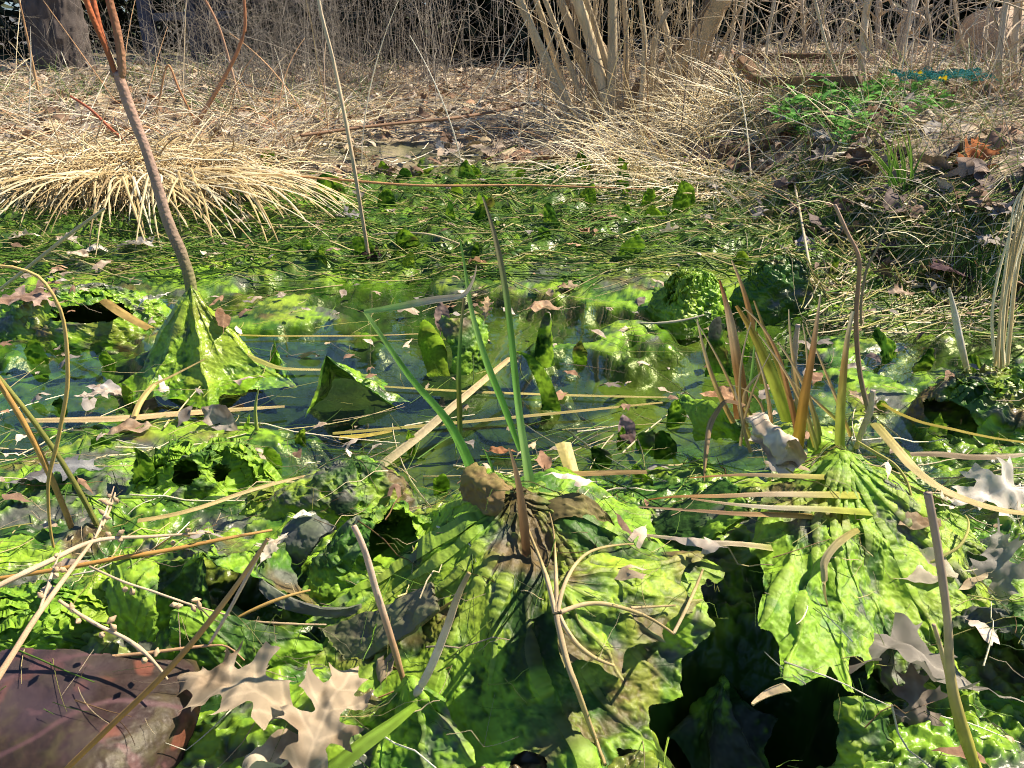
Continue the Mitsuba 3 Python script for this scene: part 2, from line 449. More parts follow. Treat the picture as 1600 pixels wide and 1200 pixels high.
def sheet(net, m=70, n=70, sub=None, off=0.0, creases=0.0, top=None, patch=None, big=.008, small=.005, beads=.008, ragged=.10, seed=0, holes=(), thick=.003, tint=None, veins=0, **look):
    """A limp leaf or skin of algae: a curved surface through a net of points (pixel, pixel, height), with thickness and a torn edge."""
    W = [[at_z(*p) for p in row] for row in net]
    S = net_surface(W, m, n)
    if sub:
        big_ = net_surface(W, 300, 300)
        i = (np.linspace(sub[0], sub[1], m) * 299).astype(int); j = (np.linspace(sub[2], sub[3], n) * 299).astype(int)
        S = big_[np.ix_(i, j)]
    note(S.reshape(-1, 3))
    V, f = S.reshape(-1, 3), grid_faces(m, n)
    N = normals(V, f)
    if N[:, 2].sum() < 0:
        N, f = -N, f[:, ::-1]
    V0, qq = V, None
    u, v = np.meshgrid(np.linspace(0, 1, m), np.linspace(0, 1, n), indexing='ij')
    if creases:
        w_ = v + .10 * (meshkit.fbm(np.stack([u * 2.5, v * 4, 0 * u + seed], -1), 2, seed) - .5)
        cr = 1 - np.sqrt((2 * meshkit.fbm(np.stack([w_ * 8, u * 1.5, 0 * u + seed], -1), 2, seed + 9) - 1) ** 2 + .01) * 1.8
        V = V + N * (cr.reshape(-1) * creases * (.35 + .65 * ss(.05, .4, u.reshape(-1))))[:, None]
    if creases: qq = np.stack([v * .42, u * .13, 0 * u], -1).reshape(-1, 3) + V * .12
    if off: V = V + N * off
    V = relief(V, N, big, small, beads, seed, look.get('bright', 0), qq)
    u, v = np.meshgrid(np.linspace(0, 1, m), np.linspace(0, 1, n), indexing='ij')
    e = np.minimum(np.minimum(u, 1 - u), np.minimum(v, 1 - v)).reshape(-1)
    c = algae(V0, seed, q=qq, **look)
    if veins:
        k = np.abs(((v - .5) * (3 + 4 * u) + u * 2.2 * np.sign(v - .5)) % 1 - .5).reshape(-1)
        c = lerp(c, c * .55 + .03, ss(.09, .02, k) * veins)
        V = V + N * (ss(.10, .0, k) * .0015)[:, None]
    if top is not None:
        c = lerp(c, lerp(MUD * .8, [.17, .11, .05], fbm(V, 60, 3, seed + 20)) * (.6 + .8 * fbm(V, 150, 2, seed + 21))[:, None], ss(top - .02, top + .012, V[:, 2] + .06 * (fbm(V, 28, 3, seed + 22) - .5)) * .85)
    if tint is not None:
        c = lerp(c, np.asarray(tint) * (.6 + .8 * fbm(V, 50, 3, seed + 3))[:, None], np.full(len(V), .85))
    keep = e > ragged * np.clip(fbm(V, 45, 3, seed + 11) * 2 - .55, 0, 1)
    f = f[keep[f].all(1)]
    if holes: f = cut(V, f, holes, seed)
    if thick:
        k = len(V)
        rim = np.sort(np.vstack([f[:, [0, 1]], f[:, [1, 2]], f[:, [2, 0]]]), 1)
        uq, cnt = np.unique(rim, axis=0, return_counts=True)
        b = uq[cnt == 1]
        f = np.vstack([f, f[:, ::-1] + k, np.stack([b[:, 0], b[:, 1], b[:, 1] + k], -1), np.stack([b[:, 0], b[:, 1] + k, b[:, 0] + k], -1)])
        V = np.vstack([V, V - N * thick]); c = np.vstack([c, c * .8])
    return V, f, c


def skin(label, cat, net, bsdf='dull_algae', name='algae_covered_leaf', group=None, **k):
    return solo(name, sheet(net, **k), bsdf, label, cat, group)


# -- the large heaps
def P0(px, py, z=0.0): return at_z(px, py, z)


def hole(px, py, z, r): return (at_z(px, py, z), r)


mound('grey and green speckled hump left of the central mound near the reed', 'algae mound', at_z(540, 800), .085, .075, .058, 'dome', folds=7, fold=.2, seed=203, res=(110, 200),
      big=.014, small=.006, beads=.010, bright=.05, slate=.48, brown=0.29, yellow=.2)
mound('green algae hump with a dark round hole facing right below the grey hump', 'algae mound', at_z(606, 905), .085, .075, .075, 'dome', folds=7, fold=.2, seed=219, res=(150, 260),
      holes=[hole(622, 845, .052, (.022, .05, .024))], big=.016, small=.007, beads=.012, bright=.25, slate=0.25, brown=0.19, yellow=.1)
mound('clump of curled wet leaves and bubbly algae with small dark holes', 'algae mound', at_z(318, 752), .135, .06, .05, 'flat', folds=10, fold=.5, seed=251, res=(130, 260),
      holes=[hole(285, 735, .036, .016), hole(352, 738, .03, .013)], big=.022, small=.010, beads=.014, bright=.28, slate=0.31, brown=0.27, yellow=.25)
mound('low bubbly algae bump between the curled leaf clump and the grey hump', 'algae mound', at_z(440, 800), .07, .05, .032, 'dome', folds=7, fold=.3, seed=263, res=(90, 180), bright=.12, slate=0.46, brown=0.38, yellow=.3)
mound('frilly bright green algae clump rising from the water near the right bank', 'algae mound', at_z(1078, 486), .082, .07, .078, 'dome', folds=14, fold=.45, seed=271, res=(100, 180),
      big=.02, small=.012, beads=.02, bright=.4, slate=0.16, brown=0.14, yellow=.05)
mound('dark algae clump at the foot of the right bank behind the iris stubs', 'algae mound', at_z(1212, 470), .085, .07, .085, 'dome', folds=12, fold=.4, seed=283, res=(100, 180),
      big=.02, small=.010, beads=.014, bright=-.22, slate=0.21, brown=0.21, yellow=.1)
mound('small pointed green clump standing in the water right of the sapling mound', 'algae mound', at_z(432, 562), .028, .022, .036, 'tent', folds=9, fold=.4, seed=291, res=(60, 110), big=.006, small=.004, beads=.006, bright=0, slate=0.16, brown=0.16, yellow=.1)
mound('ragged dark green ridge of algae along the far pond edge', 'algae mound', at_z(775, 312), .20, .10, .055, 'flat', folds=14, fold=.5, seed=301, res=(90, 220), big=.03, small=.016, beads=.02, bright=.15, slate=0.21, brown=0.16, yellow=.4)
mound('lime green algae bank in front of the right bushes', 'algae mound', at_z(1040, 345), .34, .14, .05, 'flat', folds=14, fold=.4, seed=311, res=(100, 260), big=.03, small=.016, beads=.018, bright=.1, slate=0.29, brown=0.21, yellow=.9)
mound('dark heap of algae and leaves at the right edge beside the pale straw bundle', 'algae mound', at_z(1545, 660), .14, .09, .07, 'flat', folds=11, fold=.5, seed=321, res=(110, 220),
      holes=[hole(1490, 650, .03, (.03, .05, .015))], big=.02, small=.01, beads=.01, bright=-.1, slate=0.29, brown=0.42, yellow=.3)
mound('dark mossy log end of algae half hidden at the right lower corner', 'algae mound', at_z(1600, 1075), .10, .07, .07, 'dome', folds=6, fold=.3, seed=331, res=(110, 200), holes=[hole(1550, 1050, .04, (.035, .05, .022))],
      bright=-.1, slate=0.46, brown=0.38, yellow=.2)
mound('mud coloured algae hummock left of the sapling mound with an overhanging edge', 'algae mound', at_z(125, 500), .19, .10, .062, 'flat', folds=8, fold=.4, seed=341, res=(120, 240),
      holes=[hole(150, 485, .03, (.075, .05, .013))], big=.016, small=.008, beads=.010, bright=.06, slate=0.46, brown=0.38, yellow=.5)
mound('yellow green algae hummock under the straw tussock', 'algae mound', at_z(330, 425), .30, .12, .045, 'flat', folds=10, fold=.4, seed=351, res=(110, 260), big=.018, small=.01, beads=.012, bright=.3, slate=0.33, brown=0.25, yellow=1.0)
mound('left hand bank of bubbly lime algae behind the purple leaf', 'algae mound', at_z(80, 985), .14, .06, .04, 'flat', folds=8, fold=.4, seed=371, res=(110, 220), big=.018, small=.010, beads=.014, bright=.22, slate=0.22, brown=0.22, yellow=.4)
def tent_surface(apex, rim, m, n, p, sag, pinch):
    """Wet skin hung from a peak: every rim point pulls out a rib, the cloth sags between them. None in the rim leaves that side open."""
    A = at_z(*apex)
    R = [None if q is None else at_z(*q) for q in rim]
    pieces = []
    for i in range(len(R)):
        a, b = R[i], R[(i + 1) % len(R)]
        if a is None or b is None: continue
        t, s = np.meshgrid(np.linspace(0, 1, n), np.linspace(0, 1, m), indexing='xy')
        w = np.sin(np.pi * t) ** .8
        B = a + (b - a) * t[..., None]
        width = np.linalg.norm(b - a)
        k = s * (1 - pinch * w * s)
        P = A + (B - A) * k[..., None]
        P[..., 2] = B[..., 2] + (A[2] - B[..., 2]) * (1 - k) ** p - sag * width * w * np.sin(np.pi * np.clip(k, 0, 1)) ** .8
        pieces.append((P, t))
    return pieces


def tent(label, cat, apex, rim, name='algae_mound', m=150, n=60, p=1.35, sag=.16, pinch=.10, big=.006, small=.003, beads=.004, seed=0, ribs=.002, top=None, bsdf='dull_algae', off=0.0, rib_look=.22, **look):
    vs, fs, ts, ks, hem = [], [], [], 0, []
    qs = []
    for j, (P, t) in enumerate(tent_surface(apex, rim, m, n, p, sag, pinch)):
        f = grid_faces(m, n)
        vs.append(P.reshape(-1, 3)); fs.append(f + ks); ts.append(t.reshape(-1)); ks += m * n
        s = np.repeat(np.linspace(0, 1, m), n)
        hem.append(s)
        qs.append(np.stack([(t.reshape(-1) + j) * .06, s * .05, np.full(m * n, j * 0.0)], -1))
    V, f, t, Q = np.vstack(vs), np.vstack(fs), np.concatenate(ts), np.vstack(qs)
    size = np.ptp(V[:, :2], axis=0).max()
    away = ss(0, .35, np.linalg.norm(V - at_z(*apex), axis=1) / size)[:, None]
    for sc, am in ((2.6 / size, .16 * size), (8 / size, .045 * size)):
        V = V + away * am * np.stack([fbm(V, sc, 2, seed + 31) - .5, fbm(V, sc, 2, seed + 32) - .5, .45 * (fbm(V, sc, 2, seed + 33) - .5)], -1)
    note(V)
    # joins the seams so that the relief does not tear them
    key_ = np.round(V / 1e-5).astype(np.int64)
    _, first, inv = np.unique(key_, axis=0, return_index=True, return_inverse=True)
    inv = inv.reshape(-1)
    e = 1 - np.concatenate(hem)[first]
    V, t, Q, f = V[first], t[first], Q[first] * .3 + V[first] * .6, inv[f]
    f = f[(f[:, 0] != f[:, 1]) & (f[:, 1] != f[:, 2]) & (f[:, 0] != f[:, 2])]
    f = f[(e > .13 * np.clip(fbm(V, 38, 3, seed + 51) * 2.2 - .6, 0, 1))[f].all(1)]
    N = normals(V, f)
    if N[:, 2].sum() < 0: N, f = -N, f[:, ::-1]
    c = algae(V, seed, q=Q, **look)
    rib = np.maximum(ss(.05, .0, t), ss(.95, 1, t)) * ss(.38, .6, fbm(V, 16, 2, seed + 41))
    c = lerp(c, np.array([.30, .30, .10]) * (.5 + fbm(V, 90, 2, seed))[:, None], rib * rib_look)
    if top is not None:
        c = lerp(c, lerp(MUD * .8, [.17, .11, .05], fbm(V, 60, 3, seed + 20)) * (.6 + .8 * fbm(V, 150, 2, seed + 21))[:, None], ss(top - .02, top + .012, V[:, 2] + .05 * (fbm(V, 28, 3, seed + 22) - .5)) * .85)
    V = relief(V, N, big, small, beads, seed, look.get('bright', 0), Q) + N * (rib * ribs + off)[:, None]
    return solo(name, (V, f, c), bsdf, label, cat)


tent('broad algae draped mound in the bottom centre, brown on top, under green iris blades', 'algae mound', (812, 762, .128),
     [(470, 1005, .008), (478, 1090, .0), (520, 1190, -.005), (640, 1265, -.01), (790, 1270, -.005), (945, 1268, -.005), (1045, 1205, -.01), (1085, 1080, .02), (1130, 965, .06), (1145, 890, .075), (1040, 800, .06), (900, 745, .04), (720, 735, .03), (600, 830, .015)],
     m=260, n=70, p=1.2, sag=.07, big=.022, small=.004, seed=140, top=.120, bright=.10, slate=.40, brown=.32, yellow=.25)
tent('bright lime algae mound at right under brown tipped iris leaves, overhanging a black hollow', 'algae mound', (1316, 712, .126),
     [(1190, 770, .088), (1165, 860, .085), (1160, 985, .078), (1180, 1098, .064), (1285, 1088, .062), (1350, 1092, .048), (1440, 1125, .015), (1560, 1150, .0), (1660, 1060, .01), (1640, 930, .03), (1540, 830, .035), (1430, 745, .05), (1300, 680, .06)],
     m=240, n=70, p=1.2, sag=.055, big=.020, small=.004, seed=176, bright=.22, slate=.38, brown=.18, yellow=.45)
tent('dead veined leaf spread over the right flank of the central mound', 'dead leaf', (866, 905, .125), [(890, 1075, .085), (985, 1085, .07), (1080, 1020, .068), (1132, 945, .075), (1130, 870, .09), (985, 830, .105), None],
     name='veined_leaf', m=90, n=50, p=1.0, sag=.05, pinch=.16, big=.006, small=.003, beads=.003, seed=561, ribs=.001, rib_look=.8, bright=-.04, slate=.4, brown=.78, yellow=1.0)
tent('tall cone of wet algae round the foot of the leaning sapling', 'algae mound', (298, 446, .124),
     [(150, 620, -.022), (205, 644, -.022), (262, 634, -.022), (322, 652, -.022), (378, 630, -.022), (456, 616, -.022), (440, 582, -.022), (400, 550, -.022), (330, 515, -.022), (235, 530, -.022)], m=150, n=44, p=1.7, sag=.07, pinch=.08, big=.012, seed=101,
     bsdf='wet_algae', bright=.30, slate=.36, brown=.25, yellow=.35)
tent('dark green leaf heap with a deep black cave on its right side', 'algae mound', (318, 868, .088),
     [(130, 905, .035), (150, 985, .01), (255, 1062, -.005), (340, 1060, -.005), None, (500, 960, .01), (470, 860, .03), (330, 815, .03), (200, 840, .03)], m=150, n=60, p=1.1, sag=.12, pinch=.12, big=.010, seed=233,
     bright=-.14, slate=.3, brown=.2, yellow=.15)
tent('wrinkled green skin of algae hanging from the short stick left of the central mound', 'algae mound', (640, 1060, .062), [(520, 1150, .01), (560, 1240, .0), (690, 1260, .01), (760, 1200, .03), (700, 1090, .055)], m=90, n=44, p=1.2, sag=.12, seed=377, bright=.2, slate=.3, brown=.1, yellow=.5)
tent('folded dark leaf deep inside the black hollow', 'algae flap', (1130, 1060, -.005), [(1040, 1150, -.05), (1100, 1260, -.06), (1210, 1230, -.06), (1230, 1130, -.05)], name='sunken_leaf', m=60, n=40, sag=.2, seed=388, bright=-.1, slate=.3, brown=.2)
skin('pale pointed leaf tip on the lip over the black hollow', 'dead leaf', [[(1172, 1100, .062), (1195, 1078, .068), (1225, 1066, .072)], [(1176, 1102, .062), (1205, 1088, .066), (1240, 1080, .070)]], name='leaf_tip', m=20, n=30, big=.001, small=.001, beads=0, ragged=0, seed=7, tint=[.56, .42, .26])
# -- leaves and skins of algae that stand or hang by themselves
tent('green flap arching over a dark hollow in the water', 'algae flap', (510, 556, .066), [(470, 664, -.012), None, (655, 656, -.012), (662, 634, -.015), (612, 596, -.012), (528, 592, -.012)], name='algae_flap', m=70, n=40, p=1.25, sag=.10, pinch=.2, big=.005, small=.002, beads=.002,
     seed=401, ribs=.001, bsdf='wet_algae', bright=.05, slate=.2, brown=.2)
skin('upright ragged algae leaf with a pale rib left of the middle iris blade', 'algae flap', [[(668, 592, 0), (655, 540, .03), (652, 500, .06)], [(690, 592, 0), (680, 545, .035), (672, 505, .055)], [(702, 590, 0), (697, 560, .025), (690, 540, .03)]],
     seed=411, big=.006, small=.003, beads=.003, ragged=.10, bright=.35, slate=0.16, brown=0.21, bsdf='wet_film', thick=0)
skin('broad algae leaf leaning behind the middle iris blade', 'algae flap', [[(695, 590, 0), (700, 545, .04), (675, 500, .075)], [(730, 585, 0), (725, 540, .045), (715, 490, .085)], [(765, 575, 0), (760, 545, .03), (765, 495, .07)]],
     seed=421, big=.014, small=.004, beads=.004, ragged=.12, bright=.0, slate=0.46, brown=0.29, thick=.003)
skin('slim upright green leaf tip standing in the water right of the blades', 'algae flap', [[(833, 575, 0), (838, 530, .035), (853, 487, .078)], [(850, 577, 0), (852, 535, .035), (856, 487, .078)], [(866, 572, 0), (862, 530, .035), (858, 487, .078)]],
     seed=431, big=.004, small=.002, beads=.002, ragged=.03, bright=.15, slate=0.21, brown=0.16, bsdf='wet_film', thick=0)
skin('arching algae leaf bent down into the water', 'algae flap', [[(802, 548, .055), (825, 553, .055), (850, 575, .05), (872, 620, .02), (876, 642, 0)], [(815, 552, .05), (828, 575, .045), (838, 600, .035), (845, 625, .015), (842, 642, 0)]],
     seed=441, big=.004, small=.002, beads=.002, ragged=.04, bright=.25, slate=0.16, brown=0.16, bsdf='wet_film', thick=0)
skin('dark green upright leaf beside the frilly clump', 'algae flap', [[(1100, 590, 0), (1102, 550, .03), (1108, 512, .06)], [(1122, 592, 0), (1125, 540, .04), (1122, 490, .085)], [(1148, 590, 0), (1140, 560, .03), (1130, 510, .07)]],
     seed=451, big=.008, small=.003, beads=.003, ragged=.08, bright=-.05, slate=0.21, brown=0.21, bsdf='wet_film', thick=0)
skin('leaf skin sloping down from the iris stubs into the water', 'algae flap', [[(1085, 690, .01), (1070, 650, .035), (1050, 610, .045)], [(1130, 690, .02), (1115, 650, .05), (1085, 625, .05)], [(1175, 700, .03), (1155, 660, .06), (1120, 630, .06)]],
     seed=461, big=.01, small=.004, beads=.005, bright=.15, slate=0.29, brown=0.21)
skin('ragged dark leaf hanging under the fan of brown tipped leaves', 'algae flap', [[(970, 850, .02), (1050, 790, .05), (1140, 740, .085)], [(1010, 870, .02), (1080, 820, .055), (1170, 770, .09)], [(1060, 900, .03), (1120, 860, .06), (1190, 800, .095)]],
     seed=471, big=.012, small=.006, beads=.004, bright=-.12, slate=0.42, brown=0.42)
skin('bright green flap standing at the bottom edge right of the black hollow', 'algae flap', [[(1305, 1095, .05), (1345, 1085, .055), (1385, 1100, .045)], [(1303, 1150, .03), (1350, 1140, .04), (1392, 1145, .03)], [(1300, 1215, 0), (1350, 1215, .005), (1400, 1210, 0)]],
     seed=491, big=.010, small=.006, beads=.008, bright=.16, slate=0.29, brown=0.16, yellow=.1)
skin('smooth dark green leaf with a pointed tip in front of the cave', 'algae flap', [[(262, 950, .062), (330, 952, .055), (420, 972, .04), (510, 1005, .02)], [(262, 1000, .035), (335, 1000, .04), (425, 1015, .025), (515, 1028, .01)], [(272, 1045, .005), (345, 1060, .005), (430, 1058, 0), (520, 1050, 0)]],
     seed=501, big=.010, small=.004, beads=.004, bright=-.1, slate=0.22, brown=0.16, yellow=.1, veins=.5)
skin('round dark green leaf lobe left of the cave', 'algae flap', [[(175, 880, .075), (215, 865, .08), (250, 890, .07)], [(165, 930, .06), (205, 925, .07), (250, 940, .065)], [(180, 985, .02), (215, 1000, .02), (250, 1005, .03)]],
     seed=511, big=.010, small=.005, beads=.006, bright=.02, slate=0.21, brown=0.16, yellow=.3, veins=.6)
skin('curled green leaf edge standing up left of the bubbly clump', 'algae flap', [[(212, 770, 0), (212, 735, .025), (212, 695, .055)], [(228, 775, 0), (228, 740, .03), (225, 705, .055)], [(245, 775, 0), (245, 750, .02), (238, 720, .045)]],
     seed=521, big=.005, small=.003, beads=.003, ragged=.05, bright=-.05, slate=0.21, brown=0.21, bsdf='wet_film', thick=0)
skin('small lime leaf bent over the water beside the flat brown board', 'algae flap', [[(830, 770, .02), (850, 742, .055), (868, 735, .06)], [(858, 785, .02), (880, 760, .05), (900, 745, .05)], [(880, 795, .02), (905, 785, .035), (930, 780, .03)]],
     seed=531, big=.006, small=.003, beads=.004, bright=.3, slate=0.21, brown=0.21, bsdf='wet_film', thick=0)
skin('crumpled brown leaf crest on top of the central mound', 'dead leaf', [[(722, 775, .105), (722, 745, .125), (745, 733, .13)], [(745, 800, .10), (750, 760, .13), (770, 745, .13)], [(770, 815, .10), (790, 790, .12), (800, 765, .12)]],
     seed=541, name='crumpled_leaf', big=.012, small=.006, beads=.004, ragged=.16, tint=[.20, .125, .06], bsdf='dry_matter', thick=.001)
skin('folded brown leaf right of the tall iris blade', 'dead leaf', [[(838, 790, .11), (880, 775, .12), (920, 780, .115), (965, 820, .09)], [(850, 830, .095), (890, 815, .11), (930, 830, .095), (975, 845, .07)]],
     seed=551, name='crumpled_leaf', big=.010, small=.006, beads=.004, ragged=.12, tint=[.15, .115, .05], bsdf='dry_matter', thick=.001)
skin('grey leathery leaf draped below the central mound on the left', 'dead leaf', [[(500, 985, .02), (590, 950, .05), (680, 905, .085)], [(540, 1050, .01), (620, 1010, .045), (700, 950, .085)]],
     seed=571, name='leathery_leaf', big=.006, small=.003, beads=.003, tint=[.13, .12, .085], bsdf='wet_leaf')
skin('slate grey leaf with a white corner beside the hole', 'dead leaf', [[(425, 865, .03), (450, 820, .05), (490, 800, .055)], [(470, 890, .015), (500, 850, .045), (540, 825, .05)]],
     seed=581, name='leathery_leaf', big=.008, small=.003, beads=.003, tint=[.10, .105, .11], bsdf='wet_leaf')
skin('long grey strip of leaf lying right of the cave', 'dead leaf', [[(400, 895, .05), (440, 925, .045), (500, 950, .04), (580, 935, .045)], [(400, 912, .045), (435, 948, .035), (500, 965, .03), (580, 960, .035)]],
     seed=591, name='leathery_leaf', big=.003, small=.002, beads=0, tint=[.15, .155, .14], bsdf='wet_leaf')

FLAPS = [(975, 690, 40), (1010, 700, 34), (1060, 655, 40), (940, 720, 36), (1040, 705, 40), (905, 560, 26), (1120, 560, 30), (1165, 560, 34), (1400, 560, 60), (1440, 575, 40), (1520, 585, 40), (1570, 600, 44), (1460, 690, 46), (1380, 640, 30),
         (640, 700, 30), (470, 690, 30), (160, 700, 36), (90, 640, 30), (200, 620, 30), (60, 560, 34), (170, 570, 26), (500, 430, 40), (560, 400, 40), (640, 405, 34), (700, 380, 36), (760, 360, 40), (860, 385, 46), (920, 350, 36), (980, 400, 40),
         (520, 350, 36), (600, 330, 40), (680, 330, 44), (730, 305, 40), (840, 320, 46), (900, 300, 36), (960, 330, 34), (1100, 410, 40), (1150, 430, 40), (1290, 440, 40), (1010, 350, 30), (420, 380, 40), (380, 350, 40), (460, 330, 30), (640, 430, 30),
         (560, 620, 0), (930, 800, 40), (1000, 760, 40), (690, 760, 30), (560, 770, 36), (380, 690, 36), (430, 720, 40)]
g = rng(898)
FLAPS += [(g.uniform(380, 1080), g.uniform(292, 425), g.uniform(22, 48)) for _ in range(60)]
for i, (px, py, h) in enumerate(FLAPS):
    if h == 0: continue
    g = rng(900 + i)
    b = at_z(px, py, 0.0)
    if py < 440: b[2] = float(top_z(b[0], b[1])) - .006
    k = depth(b) / F
    H_, W_, a, l = h * k * g.uniform(.7, 1.15), h * k * g.uniform(.5, 1.1), g.uniform(-.9, .9), g.normal(0, .5, 2)
    s = np.array([math.cos(a), math.sin(a), 0]); nrm = np.array([-s[1], s[0], 0])
    net = []
    for u in (-.5, -.15, .2, .5):
        top = H_ * (1 - abs(u) * g.uniform(.4, 1.3))
        net.append([b + s * W_ * u + nrm * (.35 * W_ * u * u) + [0, 0, -.012], b + s * W_ * u * .95 + nrm * l[0] * H_ * .3 + [0, 0, top * .5], b + s * W_ * (u * .7 + l[1] * .3) + nrm * l[0] * H_ * .7 + [0, 0, top]])
    S = net_surface(net, 26, 26); V = S.reshape(-1, 3); f = grid_faces(26, 26)
    V = relief(V, normals(V, f), .007, .005, .005, i)
    solo('algae_flap', (V, f, algae(V, 700 + i, bright=g.uniform(-.15, .3), slate=0.29, brown=g.uniform(.05, .35), yellow=g.uniform(0, .5))), 'wet_film',
         *(lambda w: (f'small torn leaf of algae sticking up {w}', 'algae flap', f'small torn algae leaves {w}'))('from the far algae mat' if py < 345 else 'from the mat behind the open water' if py < 440 else 'on the right side of the pond' if px > 1080 else 'on the left side of the pond' if px < 650 else 'behind the two big mounds'))


# ---------------------------------------------------------------- stalks and blades placed one by one
def up(pts, z0=0.0, lean=0.0):
    """Points of a standing stalk: its foot at the height z0, the rest in an upright plane through the foot, leaning towards or away."""
    b = at_z(pts[0][0], pts[0][1], z0)
    return np.array([b] + [at_y(px, py, b[1] + lean * i / max(len(pts) - 1, 1)) for i, (px, py) in enumerate(pts[1:], 1)])


def pxw(p, w): return w * depth(p) / F


def blade(label, cat, pts, w, color, z0=0.0, lean=0.0, lying=False, name='iris_blade', bsdf='thin_leaf', fold=.25, group=None, n=30, seed=None):
    P = np.array([at_z(*p) for p in pts]) if lying else up(pts, z0, lean)
    k = depth(P[0])
    W_ = np.atleast_1d(w) * k / F
    seed = len(scene) if seed is None else seed
    side = [0, 0, 1] if False else ([.94, -.34, 0] if not lying else None)
    return solo(name, ribbon(P, W_, color, side, fold, n, seed), bsdf, label, cat, group)


def stalk(label, cat, pts, r, color, z0=0.0, lean=0.0, lying=False, name='dry_stalk', bsdf='dry_matter', group=None, n=30, sides=7, wob=.15, seed=None):
    P = np.array([at_z(*p) for p in pts]) if lying else up(pts, z0, lean)
    return solo(name, tube(P, np.atleast_1d(r) * depth(P[0]) / F * .42, color, n, sides, wob, len(scene) if seed is None else seed), bsdf, label, cat, group)


GRN, DGRN, PGRN, WHT = [.20, .45, .09], [.13, .29, .06], [.32, .52, .16], [.52, .47, .36]
RUST, ORNG, STR, PALE, OLV = [.31, .17, .07], [.42, .22, .05], [.55, .42, .22], [.62, .54, .38], [.16, .16, .04]
# green blades of the central iris
bent = thing('iris_blade', 'green iris blade snapped over at the top with a bleached tip', 'iris leaf')
bP = up([(735, 738), (702, 668), (640, 592), (592, 522), (569, 487)], .085, .02)
k_ = depth(bP[0]) / F
put('blade', ribbon(bP, np.array([20, 17, 14, 10, 7]) * k_, [GRN, GRN, GRN, PGRN], [.94, -.34, 0], .3, 40, 3), 'thin_leaf', bent)
put('bent_tip', ribbon(np.array([at_y(px, py, bP[-1][1]) for px, py in [(569, 487), (622, 479), (680, 468), (722, 462), (738, 442), (745, 415)]]), np.array([6, 9, 11, 10, 6, 3]) * k_, [PGRN, PGRN, WHT, WHT, [.5, .4, .28]], [0, .3, 1], .2, 40, 4), 'thin_leaf', bent)
blade('thin dull green iris blade rising straight behind the snapped one', 'iris leaf', [(726, 715), (718, 680), (716, 600), (719, 520), (725, 465)], [9, 9, 8, 6, 4], [DGRN, OLV, DGRN, [.28, .22, .12]], .06, .03)
blade('fresh green iris blade leaning left beside the tall blade', 'iris leaf', [(812, 705), (788, 640), (757, 560), (735, 480), (723, 400), (718, 372)], [8, 12, 12, 9, 6, 2], [GRN, GRN, PGRN, DGRN], .06, .04)
blade('tallest iris blade with a greyish dry upper half', 'iris leaf', [(829, 772), (822, 725), (812, 660), (803, 580), (795, 500), (785, 430), (770, 360), (754, 308)], [18, 14, 12, 11, 10, 10, 8, 3], [PGRN, PGRN, GRN, DGRN, [.24, .24, .13], [.27, .24, .15]], .10, .03)
blade('short thin green shoot on the central mound', 'iris leaf', [(772, 745), (765, 722), (754, 698)], [5, 5, 1], [DGRN, GRN], .105)
blade('brown dried sheath wrapped round the foot of the tallest blade', 'iris leaf', [(822, 880), (815, 800), (808, 750), (795, 700)], [12, 16, 11, 3], [BROWN, [.30, .19, .10], [.42, .30, .18]], .085, .0, name='dry_sheath')
# iris stubs on the right mound
for lab, pts, w, c, z in [
    ('broad rust and green iris leaf right of the curled leaf, bent left at the foot', [(1243, 722), (1254, 640), (1271, 540), (1282, 460)], [24, 20, 12, 3], [[.30, .26, .03], [.34, .20, .04], [.38, .20, .08], [.45, .38, .28]], .085),
    ('straight yellow green iris leaf with a cut pale top', [(1312, 712), (1315, 620), (1324, 530), (1333, 486)], [20, 18, 12, 6], [[.26, .36, .05], [.34, .36, .07], [.34, .22, .08], [.5, .46, .33]], .09),
    ('torn brown iris leaf with ragged white edge, leftmost of the stubs', [(1163, 640), (1152, 570), (1138, 490), (1124, 438)], [22, 22, 16, 4], [RUST, [.30, .17, .07], [.46, .36, .24], [.30, .11, .04]], .075),
    ('rust red iris leaf with the highest tip of the stubs', [(1192, 600), (1176, 510), (1160, 450), (1143, 407)], [14, 14, 10, 3], [[.34, .30, .06], [.36, .22, .08], RUST, [.5, .38, .24]], .075),
    ('wide yellow green iris leaf leaning left behind the curled leaf', [(1232, 660), (1206, 590), (1175, 520), (1150, 478)], [30, 26, 17, 6], [[.30, .40, .05], [.36, .42, .07], [.30, .30, .06], [.4, .24, .08]], .07),
    ('narrow olive iris leaf leaning between the stubs', [(1248, 672), (1222, 590), (1196, 520), (1178, 470)], [14, 12, 9, 3], [[.20, .26, .04], [.26, .26, .05], OLV, [.35, .25, .12]], .07),
    ('dark red dried iris leaf bending over behind the broad leaf', [(1247, 690), (1233, 620), (1213, 550), (1182, 500), (1160, 480)], [10, 11, 9, 6, 2], [[.18, .09, .04], RUST, [.34, .2, .1], [.5, .4, .25]], .075),
    ('thin green grass shoot among the iris stubs', [(1168, 630), (1176, 570), (1182, 500)], [7, 5, 2], [GRN, PGRN], .07),
    ('short rust sheath at the foot of the left stubs', [(1157, 655), (1154, 630), (1156, 600)], [26, 22, 6], [RUST, [.24, .09, .02], [.34, .28, .06]], .075),
    ('small yellow iris leaf in front of the broad stub', [(1275, 700), (1265, 660), (1262, 640)], [12, 10, 3], [[.34, .33, .06], [.4, .26, .08]], .08)]:
    blade(lab, 'iris leaf', pts, np.array(w) * .78, c, z, .01)
